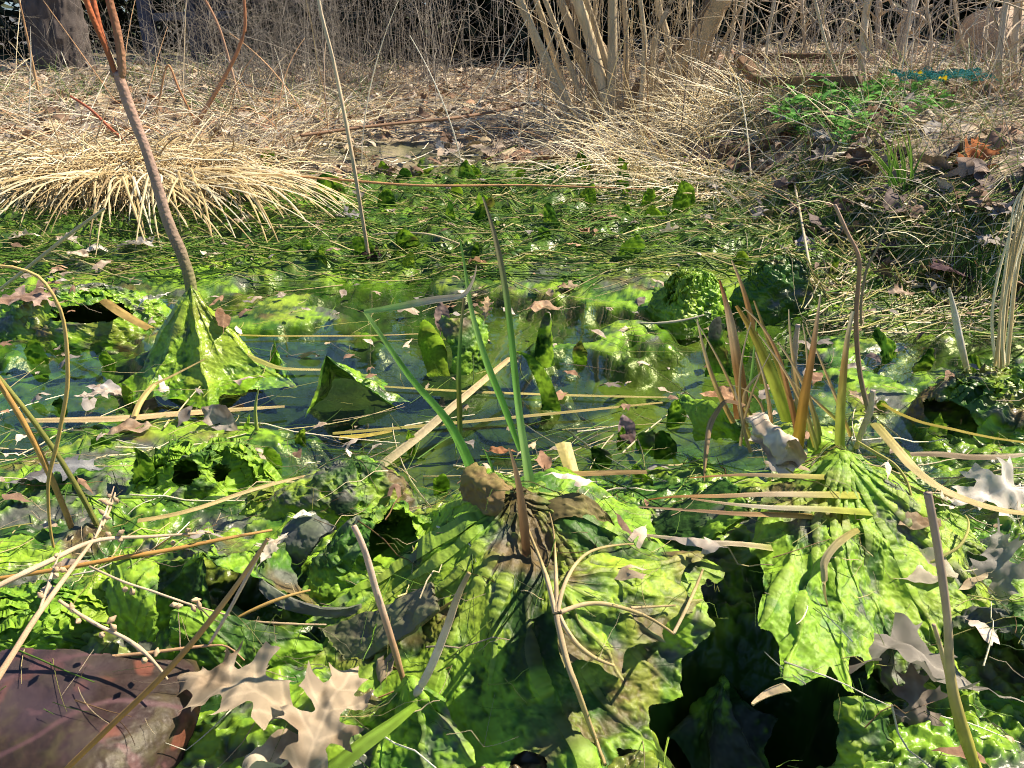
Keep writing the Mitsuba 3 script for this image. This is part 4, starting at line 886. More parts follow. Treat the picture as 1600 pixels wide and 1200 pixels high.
LT, LP, LG, LW, LB, LO = [.42, .34, .22], [.38, .31, .24], [.23, .215, .20], [.60, .56, .50], [.20, .13, .09], [.36, .13, .055]
for lab, px, py, z, size, yaw, pitch, roll, curl, arch, col, shp in [
    ('large tan oak leaf with sharp lobes lying against the purple leaf at the bottom left', 365, 1072, .060, .115, 160, 4, -8, 1.0, .7, [.43, .355, .26], OAK),
    ('large tan oak leaf with a red brown tip right of the other one', 508, 1118, .060, .10, 75, 14, 8, .9, .7, [.44, .36, .265], OAK),
    ('pale curled leaf below the two tan oak leaves at the bottom edge', 430, 1185, .050, .07, 30, 10, -20, 1.1, .6, [.52, .47, .36], BEECH),
    ('whitish leaf on the algae below the left end of the tussock', 35, 368, .06, .075, 10, 8, -12, .6, .3, [.62, .56, .46], OAK),
    ('second whitish leaf below the left part of the tussock', 105, 372, .06, .06, 160, 6, -10, .6, .3, [.58, .50, .42], OAK),
    ('small white leaf below the middle of the tussock', 152, 388, .055, .05, 200, 6, -12, .7, .3, [.66, .62, .55], BEECH),
    ('cream leaf at the foot of the sapling behind the cone', 330, 398, .05, .055, 20, 10, -14, .6, .3, [.60, .52, .40], OAK),
    ('pale leaf scrap left of the tan blunt leaf', 122, 396, .05, .05, 170, 8, -10, .6, .3, [.56, .48, .38], BEECH),
    ('white bleached leaf with lobes at the right edge', 1562, 772, .060, .125, 10, 4, 14, .4, .2, [.66, .62, .56], OAK),
    ('grey folded oak leaf hanging below the white leaf', 1562, 875, .062, .085, 250, -20, 25, .9, .3, [.30, .29, .27], OAK),
    ('long grey leaf with torn edges lying right of the lime lip', 1395, 1022, .078, .15, 165, 2, 18, .5, .2, [.25, .235, .21], OAK),
    ('crumpled grey brown leaf hanging beside the bare grey stick', 1432, 1098, .055, .065, 260, -35, 10, 1.0, .5, [.21, .18, .15], OAK),
    ('grey leaf lying below the rolled leaf on the lime mound', 1220, 708, .108, .055, 215, -12, 0, .5, .3, [.36, .31, .27], OAK),
    ('pinkish tan oak leaf at the left edge leaning on the muddy hummock', 48, 462, .050, .115, 200, 10, -22, .6, .3, [.42, .31, .26], OAK),
    ('grey pale oak leaf with long lobes under the tussock', 212, 380, .065, .115, 150, -12, -10, .5, .3, [.46, .43, .39], OAK),
    ('pale star shaped oak leaf at the right skirt of the tussock', 380, 344, .065, .075, 60, 8, -18, .4, .2, [.54, .45, .35], OAK),
    ('tan blunt leaf between the sapling and the pinkish leaf', 190, 416, .052, .06, 10, 5, -10, .5, .2, [.50, .39, .28], BEECH),
    ('white glossy leaf scrap just left of the algae cone', 238, 466, .040, .06, 40, 6, -10, .5, .2, [.68, .66, .62], OAK),
    ('purple brown leaf leaning on the right side of the algae cone', 348, 496, .03, .05, 110, 20, 30, .3, .2, [.24, .15, .10], BEECH),
    ('tan leaf lying half sunk right of the muddy hummock', 160, 612, .012, .07, 190, 3, 0, .3, .2, [.50, .43, .37], OAK),
    ('grey shining leaf at the base of the algae cone', 165, 606, .022, .06, 170, 8, -6, .4, .2, [.42, .40, .40], BEECH),
    ('pale brown leaf fragment behind the broad tan reed', 205, 668, .022, .055, 200, 8, -12, .5, .3, [.44, .34, .25], BEECH),
    ('curled grey leaf with dark inside above the bubbly clump', 345, 655, .03, .065, 150, 15, -40, 2.0, .2, [.36, .33, .30], BEECH),
    ('small white leaf scrap between the orange stalk tip and the hole', 425, 852, .062, .042, 70, 10, -12, .4, .3, [.64, .58, .47], OAK),
    ('yellowish white leaf corner on the slate leaf', 474, 803, .062, .022, 20, 0, 0, .3, .2, [.74, .72, .58], BEECH),
    ('slate shining leaf at the left edge below the green reed', 85, 738, .015, .10, 20, 4, -8, .4, .2, [.16, .17, .18], OAK),
    ('dark purple oak leaf spread on the right bank', 1498, 418, .115, .14, 200, 14, -18, .4, .2, [.13, .09, .10], OAK),
    ('orange brown oak leaf standing upright on the right bank', 1525, 250, .235, .16, 60, 40, 20, 1.0, .4, [.44, .18, .08], OAK),
    ('dark grey oak leaf hanging on the right bank above the algae', 1210, 325, .12, .15, 195, -14, -22, .5, .3, [.22, .21, .22], OAK),
    ('bluish grey wet leaf below the dark grey one', 1258, 385, .085, .09, 260, -25, 0, .5, .2, [.20, .19, .21], BEECH),
    ('pale brown leaf with curled rim on the right slope', 1440, 330, .15, .11, 170, 10, -20, .6, .3, [.34, .27, .22], OAK),
    ('bright white leaf on the far lime algae', 1045, 358, .058, .075, 20, 6, -14, .9, .4, [.66, .58, .47], OAK),
    ('tan leaf lying flat on the far algae', 945, 338, .058, .075, 5, 3, -6, .3, .1, [.46, .31, .23], OAK),
    ('pale leaf floating left of the frilly clump', 886, 447, .010, .055, 10, 4, -6, .4, .2, [.45, .355, .25], OAK),
    ('pinkish leaf floating behind the upright green leaf tip', 848, 481, .008, .06, 0, 2, -4, .2, .1, [.54, .38, .26], BEECH),
    ('reddish oval leaf floating behind the brown reed strip', 783, 703, .006, .035, 0, 0, 0, .2, .05, [.34, .17, .09], BEECH),
    ('black shrivelled leaf at the foot of the tall pale stalk', 583, 398, .035, .06, 200, 15, -30, 1.4, .4, [.045, .03, .03], OAK),
    ('tan oak leaf under the pale rootlet', 738, 408, .035, .065, 10, 10, -20, .7, .3, [.48, .30, .18], OAK),
    ('pinkish small leaf left of the black shrivelled one', 520, 390, .04, .04, 10, 6, -12, .4, .2, [.42, .28, .25], BEECH),
    ('cream leaf scrap left of the tall blade at the far algae', 660, 347, .05, .055, 80, 10, -14, .6, .3, [.66, .54, .32], OAK),
    ('grey leaf on the far algae beside the tussock tips', 545, 335, .05, .07, 170, 8, -12, .5, .2, [.34, .32, .34], OAK),
    ('tan leaf scrap at the right tips of the tussock', 497, 350, .05, .06, 150, 10, -14, .5, .2, [.44, .33, .26], OAK),
    ('purple grey leaf leaning behind the upright algae leaf', 690, 495, .075, .05, 90, 60, 20, .6, .2, [.20, .15, .14], BEECH),
    ('tan torn leaf on the algae behind the tall blade', 760, 480, .075, .04, 80, 50, 10, .6, .3, [.48, .35, .22], OAK),
    ('pinkish brown leaf sunk in front of the lime mound water', 980, 672, .03, .05, 100, 30, -20, 1.2, .3, [.24, .18, .19], BEECH),
    ('tan leaf lying behind the torn brown iris stub', 1130, 618, .07, .06, 170, 5, -10, .6, .3, [.44, .27, .17], BEECH),
    ('tan leaf scrap on the right bank foot', 1410, 455, .06, .055, 190, 12, -18, .6, .3, [.44, .35, .28], OAK),
    ('small brown leaf pinned under the knobbly twig', 1350, 622, .055, .05, 120, 10, -20, 1.0, .3, [.45, .36, .26], OAK),
    ('tan leaf at the bare stick on the right mat', 1440, 815, .06, .05, 200, 8, -10, .5, .2, [.28, .22, .15], BEECH),
    ('small white leaf under the split straw blade', 1480, 775, .05, .03, 240, 10, 0, .5, .2, [.62, .54, .42], BEECH),
    ('white blade shaped leaf on the pale mat', 1445, 885, .055, .075, 185, 2, -8, .4, .2, [.46, .42, .32], BEECH)]:
    solo('oak_leaf' if shp is OAK else 'fallen_leaf', turn(leaf(size, col, len(scene), shp, curl, arch, vein=.6, rough=.06, dens=100 if 'large tan' in lab else 46 if size > .1 else 26), on_top(px, py, .034 if 'large tan' in lab else .010) if pitch < 45 and 'scrap' not in lab and 'white corner' not in lab else at_z(px, py, z), yaw, pitch, roll), 'thin_leaf' if 'wet' not in lab and 'slate' not in lab else 'wet_leaf', lab, 'leaf')

roll_a, roll_b = at_z(1172, 636, .120), at_z(1243, 700, .128)
ax = (roll_b - roll_a) / np.linalg.norm(roll_b - roll_a)
s1 = np.cross(ax, [0, 0, 1]); s1 /= np.linalg.norm(s1); s2 = np.cross(s1, ax)
tt, uu = np.meshgrid(np.linspace(-.6, 4.9, 70), np.linspace(0, 1, 40), indexing='ij')
rr = (.0085 + .0010 * tt) * (.8 + .5 * uu) * (1 + .18 * np.sin(tt * 3 + uu * 4)) + .006 * ss(4.0, 4.9, tt)
V = roll_a + uu[..., None] * (roll_b - roll_a) + rr[..., None] * (np.cos(tt)[..., None] * s1 + np.sin(tt)[..., None] * s2) + (.004 * np.sin(tt * 2.1) * uu)[..., None] * ax
V = V.reshape(-1, 3) - [0, 0, .012]; V = V + (fbm(V, 60, 3, 5)[:, None] - .5) * .010
fr_ = grid_faces(70, 40)
ed_ = np.minimum(uu, 1 - uu).reshape(-1)
fr_ = fr_[(ed_ > .16 * np.clip(fbm(V, 70, 3, 9) * 2 - .6, 0, 1))[fr_].all(1)]
solo('fallen_leaf', (V, fr_, lerp([.62, .55, .45], [.46, .37, .27], ss(.42, .6, fbm(V, 55, 3, 6))) * (.6 + .8 * fbm(V, 160, 3, 7))[:, None]), 'dry_matter', 'grey tan leaf rolled into a tube between the iris stubs', 'leaf')

big = sheet([[(-60, 1010, .055), (60, 1012, .066), (170, 1018, .062), (270, 1022, .045), (300, 1030, .03)], [(-60, 1090, .06), (60, 1085, .060), (175, 1085, .058), (285, 1085, .04), (310, 1085, .02)],
             [(-60, 1160, .052), (60, 1155, .055), (165, 1155, .054), (265, 1150, .035), (300, 1145, .01)], [(-60, 1250, .03), (60, 1250, .045), (150, 1245, .042), (230, 1240, .02), (280, 1210, .005)]],
            120, 160, big=.003, small=.0006, beads=0, ragged=.05, seed=611, thick=.0015, tint=[.055, .033, .036])
V_, F_, C_ = big
C_ = lerp(C_, [.20, .13, .12], ss(.64, .70, fbm(V_ * [1, 2.2, 1], 34, 3, 612)) * .6)
C_ = lerp(C_, [.26, .12, .07], ss(.66, .74, fbm(V_, 46, 2, 613)) * .7)
C_ = C_ * (.55 + .9 * fbm(V_, 160, 3, 616))[:, None]
C_ = lerp(C_, [.09, .085, .10], ss(.5, .7, fbm(V_, 18, 3, 615)) * .6)
a_ = np.abs(((V_[:, 0] - V_[:, 0].min()) * 9 - (V_[:, 1] - .5) * 16 + .4 * fbm(V_, 20, 2, 614)) % 1 - .5)
C_ = lerp(C_, [.15, .11, .11], ss(.06, .01, a_) * .8)
solo('big_leaf', (V_, F_, C_ * [.66, .50, .56]), 'wet_leaf', 'large purple brown wet leaf filling the lower left corner', 'leaf')


def scatter_leaves(n, seed, box, keep, dens=8, size=(.035, .08), lift=.012, upright=25, over=False, sit=False):
    g = rng(seed)
    protos = [leaf(1.0, [1, 1, 1], 50 + i, OAK if i % 3 and not over else BEECH * g.uniform(.6, 1.6, (len(BEECH), 1)), g.uniform(-1, 1.1), g.uniform(0, .5), .05, dens, .2) for i in range(8)]
    pal = [LT, LP, LG, [.50, .42, .32], LB, [.36, .22, .14], [.33, .29, .25], [.58, .51, .42]]
    out = []
    while len(out) < n:
        x, y = g.uniform(box[0], box[1]), g.uniform(box[2], box[3])
        z, d, _, _ = lay(x, y)
        if not keep(x, y, float(d)): continue
        if over and np.ptp(top_z(x + np.array([-.02, 0, .02, 0, 0]), y + np.array([0, -.02, 0, .02, 0]))) > .03: continue
        if over or sit: z = top_z(x, y)
        v, f, c = protos[g.integers(8)]
        col = np.array(pal[g.integers(8)]) * g.uniform(.6, 1.25)
        if x > .55 and d < .45: col = np.array([LB, LG, [.13, .10, .095], [.24, .18, .14], [.34, .31, .28]][g.integers(5)]) * g.uniform(.7, 1.25)
        out.append((turn((v * g.uniform(*size), f, c * col), [x, y, float(z) + lift + g.uniform(0, .015)], g.uniform(0, 360), g.normal(0, upright), g.normal(0, upright)), col))
    return out


near_leaves = scatter_leaves(190, 71, (.42, 1.9, 1.3, 2.8), lambda x, y, d: -.06 < d < .5 and x < .72 * y + .1, size=(.05, .11), sit=True) + scatter_leaves(60, 72, (-1.5, .9, 1.75, 2.9), lambda x, y, d: -.5 < d < .35 and abs(x) < .75 * y, size=(.03, .07), lift=.004, upright=14, sit=True)
for m, col in near_leaves:
    if col.max() < .24: w = 'dark'
    elif col.max() < .36: w = 'brown'
    elif col.max() < .5: w = 'tan'
    else: w = 'pale'
    side = 'right bank' if m[0][:, 0].mean() > .45 else 'far and left pond edge'
    solo('litter_leaf', m, 'dry_matter', f'{w} dry curled leaf lying in the litter of the {side}', 'leaf', f'{w} dry leaves on the {side}')
key = put('leaf_litter', join(*[m for m, _ in scatter_leaves(3600, 73, (-3.6, 4, 2.2, 5.2), lambda x, y, d: d > .04 and abs(x) < .75 * y + .3, 6, (.04, .09), .02)]), 'dry_matter')
tag(key, 'dead leaf litter strewn over the bank behind the pond', None, kind='stuff')
key = put('pond_litter', join(*[m for m, _ in scatter_leaves(420, 74, (-1.2, 1.2, .42, 2.6), lambda x, y, d: d < -.02 and abs(x) < .7 * y + .1, 7, (.006, .032), .003, 14, True)]), 'dry_matter')
tag(key, 'small leaf scraps caught in the floating algae', None, kind='stuff')

# ---------------------------------------------------------------- grass masses
PAL = np.array([[.69, .61, .40], [.76, .70, .52], [.57, .47, .28], [.42, .35, .24], [.76, .72, .60], [.22, .17, .125], [.54, .34, .19]])


CANE0 = np.array([[.36, .33, .29], [.30, .27, .24], [.24, .2, .16], [.44, .41, .36]])


def pick(g, pal, n): return np.asarray(pal)[g.integers(len(pal), size=n)] * g.uniform(.65, 1.2, (n, 1))


def field(n, seed, box, keep):
    g = rng(seed)
    x, y = g.uniform(box[0], box[1], n * 4), box[2] * (box[3] / box[2]) ** g.random(n * 4)
    z, d, _, _ = lay(x, y)
    ok = np.nonzero(keep(x, y, d) & (np.abs(x) < .75 * y + .4))[0][:n]
    return g, np.stack([x, y, z], -1)[ok]


def grow(n, seed, box, keep, az, daz, elev, delev, length, droop, rad, pal, k=7, lift=0.0, follow=False, over=False):
    g, b = field(n, seed, box, keep)
    m = len(b)
    P = arcs(g, b + [0, 0, lift], g.normal(az, daz, m), np.abs(g.normal(elev, delev, m)), g.uniform(*length, m), g.uniform(*droop, m), k)
    if follow:
        zt = top_z(P[..., 0], P[..., 1])
        zt = np.maximum(zt, (np.roll(zt, 1, 1) + np.roll(zt, -1, 1)) / 2 * .6 + .4 * zt)
        P[..., 2] = np.maximum(P[..., 2], zt + g.uniform(.001, .014, (m, 1)))
    if over:
        zt = top_z(P[..., 0], P[..., 1])
        ok = np.ptp(zt, axis=1) < .035
        P, zt, b, m = P[ok], zt[ok], b[ok], int(ok.sum())
        P[..., 2] = np.maximum(zt, np.mean(zt, 1, keepdims=True) * .7 + .3 * zt) + g.uniform(.001, .006, (m, 1))
    r = g.uniform(*rad, m) * (1 + .12 * np.maximum(b[:, 1] - 2.5, 0))
    return strands(P, r, r * .45, pick(g, pal, m))


PATCH = at_z(1330, 175, .2)
def patchy(x, y): return fbm(np.stack([x, y, 0 * x], -1), 3.2, 3, 99) > .46


bank = lambda x, y, d: (d > .06 + .34 * ((x > .5) & (y < 2.6))) & patchy(x, y) & ~((np.abs(x - PATCH[0]) < .32) & (np.abs(y - PATCH[1] + .05) < .4))
key = put('dead_grass', join(
    grow(6400, 81, (-4, 5, 2.3, 5.4), bank, 0, 1.9, .25, .25, (.10, .36), (.1, .9), (.0007, .0018), np.vstack([PAL, CANE0[:3]]), follow=True),
    grow(2600, 82, (-4, 5, 3.0, 5.2), bank, math.pi, .9, .15, .15, (.15, .5), (.1, .5), (.0008, .0016), np.vstack([PAL, CANE0]) * .85, follow=True),
    grow(1300, 83, (.2, 1.5, 2.2, 3.3), lambda x, y, d: (d > -.02 + .1 * (x > .6)) & (d < .75) & ((x < .62) | (y > 2.7)) & patchy(x + 5, y), math.pi + .9, .9, .3, .35, (.10, .38), (.0, .9), (.0011, .0022), PAL[[0, 1, 1, 4, 2]] * 1.1, follow=True),
    grow(2100, 84, (.6, 2.6, 1.4, 3.2), lambda x, y, d: (d > .0) & (patchy(x, y + 3) | (d > .3)), 1.6, 1.8, .6, .5, (.08, .26), (.2, 1.4), (.0007, .0015), np.vstack([PAL, [[.26, .27, .10], [.20, .26, .07]]]), follow=True),
    grow(1500, 93, (-3, 3, 2.1, 4.6), lambda x, y, d: d > .02, 0, 3, .12, .25, (.08, .30), (-.1, .25), (.0010, .0024), PAL[[0, 1, 1, 4, 4, 2]], k=4, follow=True),
    grow(900, 85, (-3, -.4, 2.3, 3.6), bank, 0, 1.8, .5, .4, (.12, .32), (.4, 1.4), (.0010, .002), PAL * 1.05, follow=True)), 'dry_matter')
tag(key, 'matted dead grass and straw covering the bank', None, kind='stuff')
key = put('green_grass', join(
    grow(900, 86, (-2.6, -.6, 3.2, 5.5), bank, 1.6, 2, 1.0, .3, (.06, .16), (.2, 1.2), (.0010, .0018), [[.12, .2, .05], [.2, .26, .08], [.08, .16, .06]]),
    grow(420, 87, (.7, 2.2, 1.5, 3.0), lambda x, y, d: d > .0, 1.6, 2, 1.1, .25, (.06, .2), (.1, .7), (.0008, .0014), [[.10, .2, .03], [.2, .28, .05], [.28, .3, .08]])), 'dry_matter')
tag(key, 'fresh green grass between the dead straw', None, kind='stuff')
RUSH = np.array([[.08, .18, .02], [.18, .28, .04], [.035, .08, .012], [.34, .34, .10], [.05, .11, .015], [.48, .42, .20], [.12, .24, .03]])
key = put('matted_rushes', join(
    grow(1250, 88, (-1.4, 1.2, 1.65, 2.8), lambda x, y, d: d < .12, 0, .35, .10, .10, (.10, .35), (.0, .5), (.0009, .0021), RUSH, follow=True),
    grow(900, 89, (-1.4, 1.2, 1.6, 2.8), lambda x, y, d: d < .12, math.pi, .4, .12, .12, (.08, .3), (.0, .5), (.0009, .0020), RUSH * .8, follow=True),
    grow(160, 90, (-.9, 1.0, .75, 1.0), lambda x, y, d: d < 0, .1, 1.2, .06, .06, (.06, .25), (.0, .3), (.0007, .0016), np.vstack([RUSH, PAL[:3]]), follow=True, over=True),
    grow(1100, 94, (-.65, .85, .42, .95), lambda x, y, d: d < 0, .1, 1.9, .06, .06, (.010, .06), (.0, .3), (.0002, .00045), np.vstack([RUSH, PAL[[3, 5, 2]], [[.02, .05, .01], [.10, .06, .03]]]), k=7, over=True),
    grow(500, 95, (-.9, 1.0, .85, 1.7), lambda x, y, d: d < 0, .1, 1.4, .06, .06, (.02, .12), (.0, .3), (.0003, .0007), np.vstack([RUSH, PAL[[3, 5]]]), k=7, over=True),
    grow(330, 92, (-.6, .8, .42, .95), lambda x, y, d: d < 0, .1, 1.5, .06, .06, (.015, .09), (.0, .3), (.0004, .0010), np.vstack([RUSH, PAL[:6], [[.16, .10, .05], [.2, .12, .05]]]), k=6, over=True),
    grow(900, 91, (.5, 1.3, 1.3, 2.2), lambda x, y, d: d < .2, .7, .5, .12, .12, (.1, .3), (.0, .5), (.0008, .0018), np.vstack([RUSH, PAL[:4]]), follow=True)), 'wet_leaf')
tag(key, 'matted green and straw coloured rushes lying in the algae', None, kind='stuff')

# straw tussock
tus = thing('straw_tussock', 'big straw coloured grass tussock drooping over the left pond edge', 'grass tussock')
g = rng(95)
c0 = at_z(192, 270, .10)


def tussock_blades(n, g, rx, ry, top, az0, daz, L, dr, rad):
    th = g.uniform(0, 2 * np.pi, n); q = np.sqrt(g.random(n))
    b = np.stack([c0[0] + rx * q * np.cos(th), c0[1] + ry * q * np.sin(th), .035 + top * np.sqrt(1 - .8 * q * q)], -1)
    az = np.where(g.random(n) < .65, np.arctan2(ry * np.sin(th) - .06, rx * np.cos(th)) + g.normal(0, .35, n), g.normal(az0, daz, n))
    P = arcs(g, b, az, g.uniform(.05, .6, n), g.uniform(*L, n), g.uniform(*dr, n), 9, .35)
    P = P + np.cumsum(g.normal(0, .006, P.shape), 1)
    P[..., 2] = np.maximum(P[..., 2], np.maximum(hs(P[..., 0], P[..., 1]), 0) + g.uniform(.004, .03, (n, 1)))
    return P, g.uniform(*rad, n)


TP = np.array([[.68, .57, .34], [.75, .66, .44], [.62, .49, .27], [.50, .39, .21], [.75, .69, .52], [.34, .26, .15]])
q = np.linspace(0, 1, 30)[:, None]; th = np.linspace(0, 2 * np.pi, 80, endpoint=False)[None]
V = np.stack([c0[0] + .37 * q * np.cos(th), c0[1] + .17 * q * np.sin(th), .098 * np.sqrt(1 - q ** 2) + .03 + 0 * th], -1).reshape(-1, 3)
put('crown', (V + (fbm(V, 40, 3, 96) - .5)[:, None] * .03, grid_faces(30, 80, True), np.array([.22, .15, .08]) * (.5 + fbm(V, 90, 2, 97))[:, None]), 'dry_matter', tus)
P, r = tussock_blades(2400, g, .34, .17, .09, -1.3, .9, (.10, .27), (.9, 2.1), (.0010, .0026))
n_ = 420
q_ = np.stack([c0[0] + .36 * g.normal(0, .6, n_), c0[1] + .14 * g.normal(0, .6, n_), g.uniform(.12, .175, n_)], -1)
P = np.concatenate([P, arcs(g, q_, g.uniform(0, 6.28, n_), g.normal(.1, .35, n_), g.uniform(.06, .2, n_), g.uniform(-.2, .8, n_), 9, .3)])
r = np.concatenate([r, g.uniform(.0013, .003, n_)])
key = put('straw', strands(P, r, r * .5, pick(g, TP, len(P))), 'dry_matter', tus)
labels[key] = {'kind': 'stuff'}
for i in range(38):
    g1 = rng(4970 + i)
    b = at_z(g1.uniform(200, 380), g1.uniform(258, 290), .14)
    P = arcs(g1, b[None], np.array([g1.normal(-.45, .3)]), np.array([.12]), np.array([g1.uniform(.25, .45)]), np.array([g1.uniform(.6, 1.1)]), 12, .25)[0]
    P[:, 2] = np.maximum(P[:, 2], np.maximum(hs(P[:, 0], P[:, 1]), 0) + .012)
    put('blade', ribbon(P, np.array([4, 5, 4, 2]) * .0010, TP[g1.integers(5)] * 1.05, None, .3, 18, i), 'thin_leaf', tus)
for i in range(70):
    g1 = rng(970 + i)
    u = g1.random()
    b = at_z(90 + 330 * u, 262 + 18 * g1.random(), .14)
    az = -1.5 + 1.35 * (u - .35) * 2 + g1.normal(0, .3) if u > .2 else g1.choice([3.0, -2.4]) + g1.normal(0, .25)
    P = arcs(g1, b[None], np.array([az]), np.array([.2]), np.array([g1.uniform(.22, .42)]), np.array([g1.uniform(.7, 1.5)]), 10, .3)[0]
    P[:, 2] = np.maximum(P[:, 2], np.maximum(hs(P[:, 0], P[:, 1]), 0) + .02)
    put('blade', ribbon(P, np.array([5, 6, 5, 2]) * .0010, TP[g1.integers(6)] * 1.02, None, .3, 16, i), 'thin_leaf', tus)
for pts in [[(330, 268, .14), (420, 290, .11), (520, 312, .07), (640, 345, .04)], [(320, 275, .14), (400, 300, .12), (470, 330, .06), (560, 365, .03)], [(300, 262, .15), (380, 262, .15), (470, 285, .12), (560, 310, .08)],
            [(180, 262, .15), (90, 245, .16), (0, 222, .16), (-60, 212, .15)], [(170, 270, .14), (80, 235, .16), (0, 212, .17)], [(200, 270, .14), (100, 275, .13), (0, 282, .10)]]:
    put('long_blade', ribbon(np.array([at_z(*p) for p in pts]), np.array([8, 8, 6, 3]) * .0010, [[.62, .48, .26], [.70, .56, .34], [.6, .46, .26]], None, .3, 30, len(scene)), 'thin_leaf', tus)

# green sedge on the right bank and straw bundle at the right edge
sed = thing('green_sedge', 'tuft of fresh green sedge blades on the right bank', 'grass tuft')
for i in range(16):
    g1 = rng(600 + i)
    b = at_z(1408 + g1.normal(0, 10), 300 + g1.normal(0, 4), .14)
    tip = at_y(1395 + g1.normal(0, 34), 215 + g1.uniform(-25, 50), b[1] + g1.normal(0, .03))
    put('blade', ribbon([b, b * .5 + tip * .5 + [g1.normal(0, .008), 0, .008], tip], np.array([.005, .005, .001]), [[.10, .26, .04], [.16, .32, .05], [.3, .36, .1]], [1, 0, 0], .3, 14, i), 'thin_leaf', sed)
bun = thing('straw_bundle', 'pale bundle of dead straw standing out of the water at the right edge', 'grass tuft')
for i in range(13):
    g1 = rng(640 + i)
    b = at_z(1562 + g1.normal(0, 9), 572 + g1.normal(0, 5), .01)
    P = [b, at_y(1572 + g1.normal(0, 8), 480, b[1] + .02), at_y(1602 + g1.normal(0, 12), 350 + g1.uniform(-30, 40), b[1] + .06), at_y(1640 + g1.normal(0, 15), 250, b[1] + .1)]
    put('blade', ribbon(P, np.array([.0055, .006, .004, .002]), TP[g1.integers(5)] * 1.1, [1, .2, 0], .3, 18, i), 'thin_leaf', bun)

# ---------------------------------------------------------------- shrubs behind the pond
def stems(key, base, tops, r0, col, g, height=1.0, name='stem', jit=.05):
    for t, r in zip(tops, r0):
        b = base + g.normal(0, 1, 3) * [jit, jit, 0]
        b[2] = float(hs(b[0], b[1])) - .02
        mid = b * .5 + np.asarray(t) * .5 + g.normal(0, .02, 3)
        up2 = t + (t - b) * height + g.normal(0, .05, 3)
        put(name, tube([b, mid, t, up2], [r * 1.1, r, r * .85, r * .4], np.asarray(col) * g.uniform(.75, 1.2), 26, 7, .15, len(scene)), 'rough_bark', key)


def twigs(key, b, n, height, spread, r0, pal, g, per=5, name='twigs', lean=(0, 0)):
    """Thin bare canes and their side twigs, too fine to tell apart."""
    az, el = g.uniform(0, 6.283, n), np.clip(g.normal(1.35, spread, n), .3, 1.57)
    base = np.stack([b[0] + g.normal(0, .10 + spread * .3, n), b[1] + g.normal(0, .10 + spread * .2, n), np.full(n, b[2] - .03)], -1)
    P = arcs(g, base, az, el, g.uniform(.5, 1.0, n) * height, g.uniform(-.1, .5, n), 9, .25)
    P[..., 0] += lean[0] * (P[..., 2] - b[2]); P[..., 1] += lean[1] * (P[..., 2] - b[2])
    r = r0 * g.uniform(.5, 1.2, n)
    parts = [strands(P, r, r * .35, pick(g, pal, n))]
    m = n * per
    i, j = g.integers(n, size=m), g.integers(1, 9, size=m)
    Q = arcs(g, P[i, j], g.uniform(0, 6.283, m), g.normal(.6, .5, m), g.uniform(.08, .28, m) * height ** .5, g.uniform(-.4, .6, m), 5, .5)
    parts.append(strands(Q, r[i] * .5, r[i] * .2, pick(g, pal, m)))
    k = put(name, join(*parts), 'dry_matter', key)
    labels[k] = {'kind': 'stuff'}


WOOD = [.47, .39, .26]
bush = thing('bare_bush', 'many stemmed bare bush with a thick slanting limb behind the pond', 'bush')
g = rng(120)
B = 3.3
def yb(px, py, y=B): return at_y(px, py, y)
for (bx, by), (mx, my), (tx, ty), w in [((895, 185), (850, 90), (810, -5), 12), ((905, 170), (862, 75), (836, -5), 9), ((948, 160), (905, 85), (874, -5), 13), ((962, 140), (926, 70), (900, -5), 15), ((955, 155), (957, 60), (957, -5), 13),
                                        ((976, 150), (978, 70), (976, -5), 8), ((1046, 130), (1043, 65), (1028, -5), 10), ((1080, 165), (1098, 80), (1122, -5), 7), ((1070, 158), (1108, 60), (1140, -5), 8), ((1108, 182), (1138, 70), (1150, -5), 6),
                                        ((930, 175), (888, 95), (850, -5), 8), ((920, 190), (870, 120), (822, 20), 6), ((1000, 160), (1008, 80), (1000, -5), 7), ((1015, 155), (1020, 70), (1050, -5), 7), ((985, 155), (940, 70), (915, -5), 9),
                                        ((1060, 160), (1075, 80), (1080, -5), 6), ((940, 185), (925, 100), (930, -5), 6), ((1090, 170), (1120, 90), (1165, -5), 5)]:
    y = B + g.normal(0, .12)
    b = yb(bx, by + 15, y); b[2] = float(hs(b[0], b[1])) - .02
    t = yb(tx, ty, y)
    put('stem', tube([b, yb(mx, my, y) + [0, g.normal(0, .03), 0], t, t + (t - b) * .9 + g.normal(0, .05, 3)], np.array([w * 1.1, w * 1.0, w * .85, w * .3]) * 3.5 / F / 2, np.array(WOOD) * g.uniform(.85, 1.25), 34, 8, .15, len(scene)), 'rough_bark', bush)
put('limb', tube([yb(1022, 178), yb(1034, 140), yb(1060, 102), yb(1095, 56), yb(1132, -5), yb(1190, -110), yb(1240, -300)], np.array([13, 12, 12, 11.5, 11, 8, 5]) * 3.5 / F, [.52, .40, .23], 44, 12, .12, 77), 'rough_bark', bush)
put('limb', tube([yb(985, 175, 3.45), yb(1010, 110, 3.45), yb(1060, 70, 3.5), yb(1100, 20, 3.5), yb(1150, -100, 3.5)], np.array([7, 6, 6, 5, 3]) * 3.6 / F, [.20, .15, .10], 40, 10, .12, 78), 'rough_bark', bush)
put('limb', tube([yb(950, 165, 3.5), yb(945, 90, 3.5), yb(915, 40, 3.5), yb(880, -10, 3.5)], np.array([9, 8, 6, 5]) * 3.6 / F, [.24, .18, .12], 40, 10, .15, 79), 'rough_bark', bush)
twigs(bush, yb(985, 185), 90, 1.2, .32, .0028, [WOOD, [.44, .38, .28], [.26, .22, .16]], g, 4)
CANE = [[.36, .33, .29], [.30, .27, .24], [.20, .18, .155], [.44, .41, .36]]
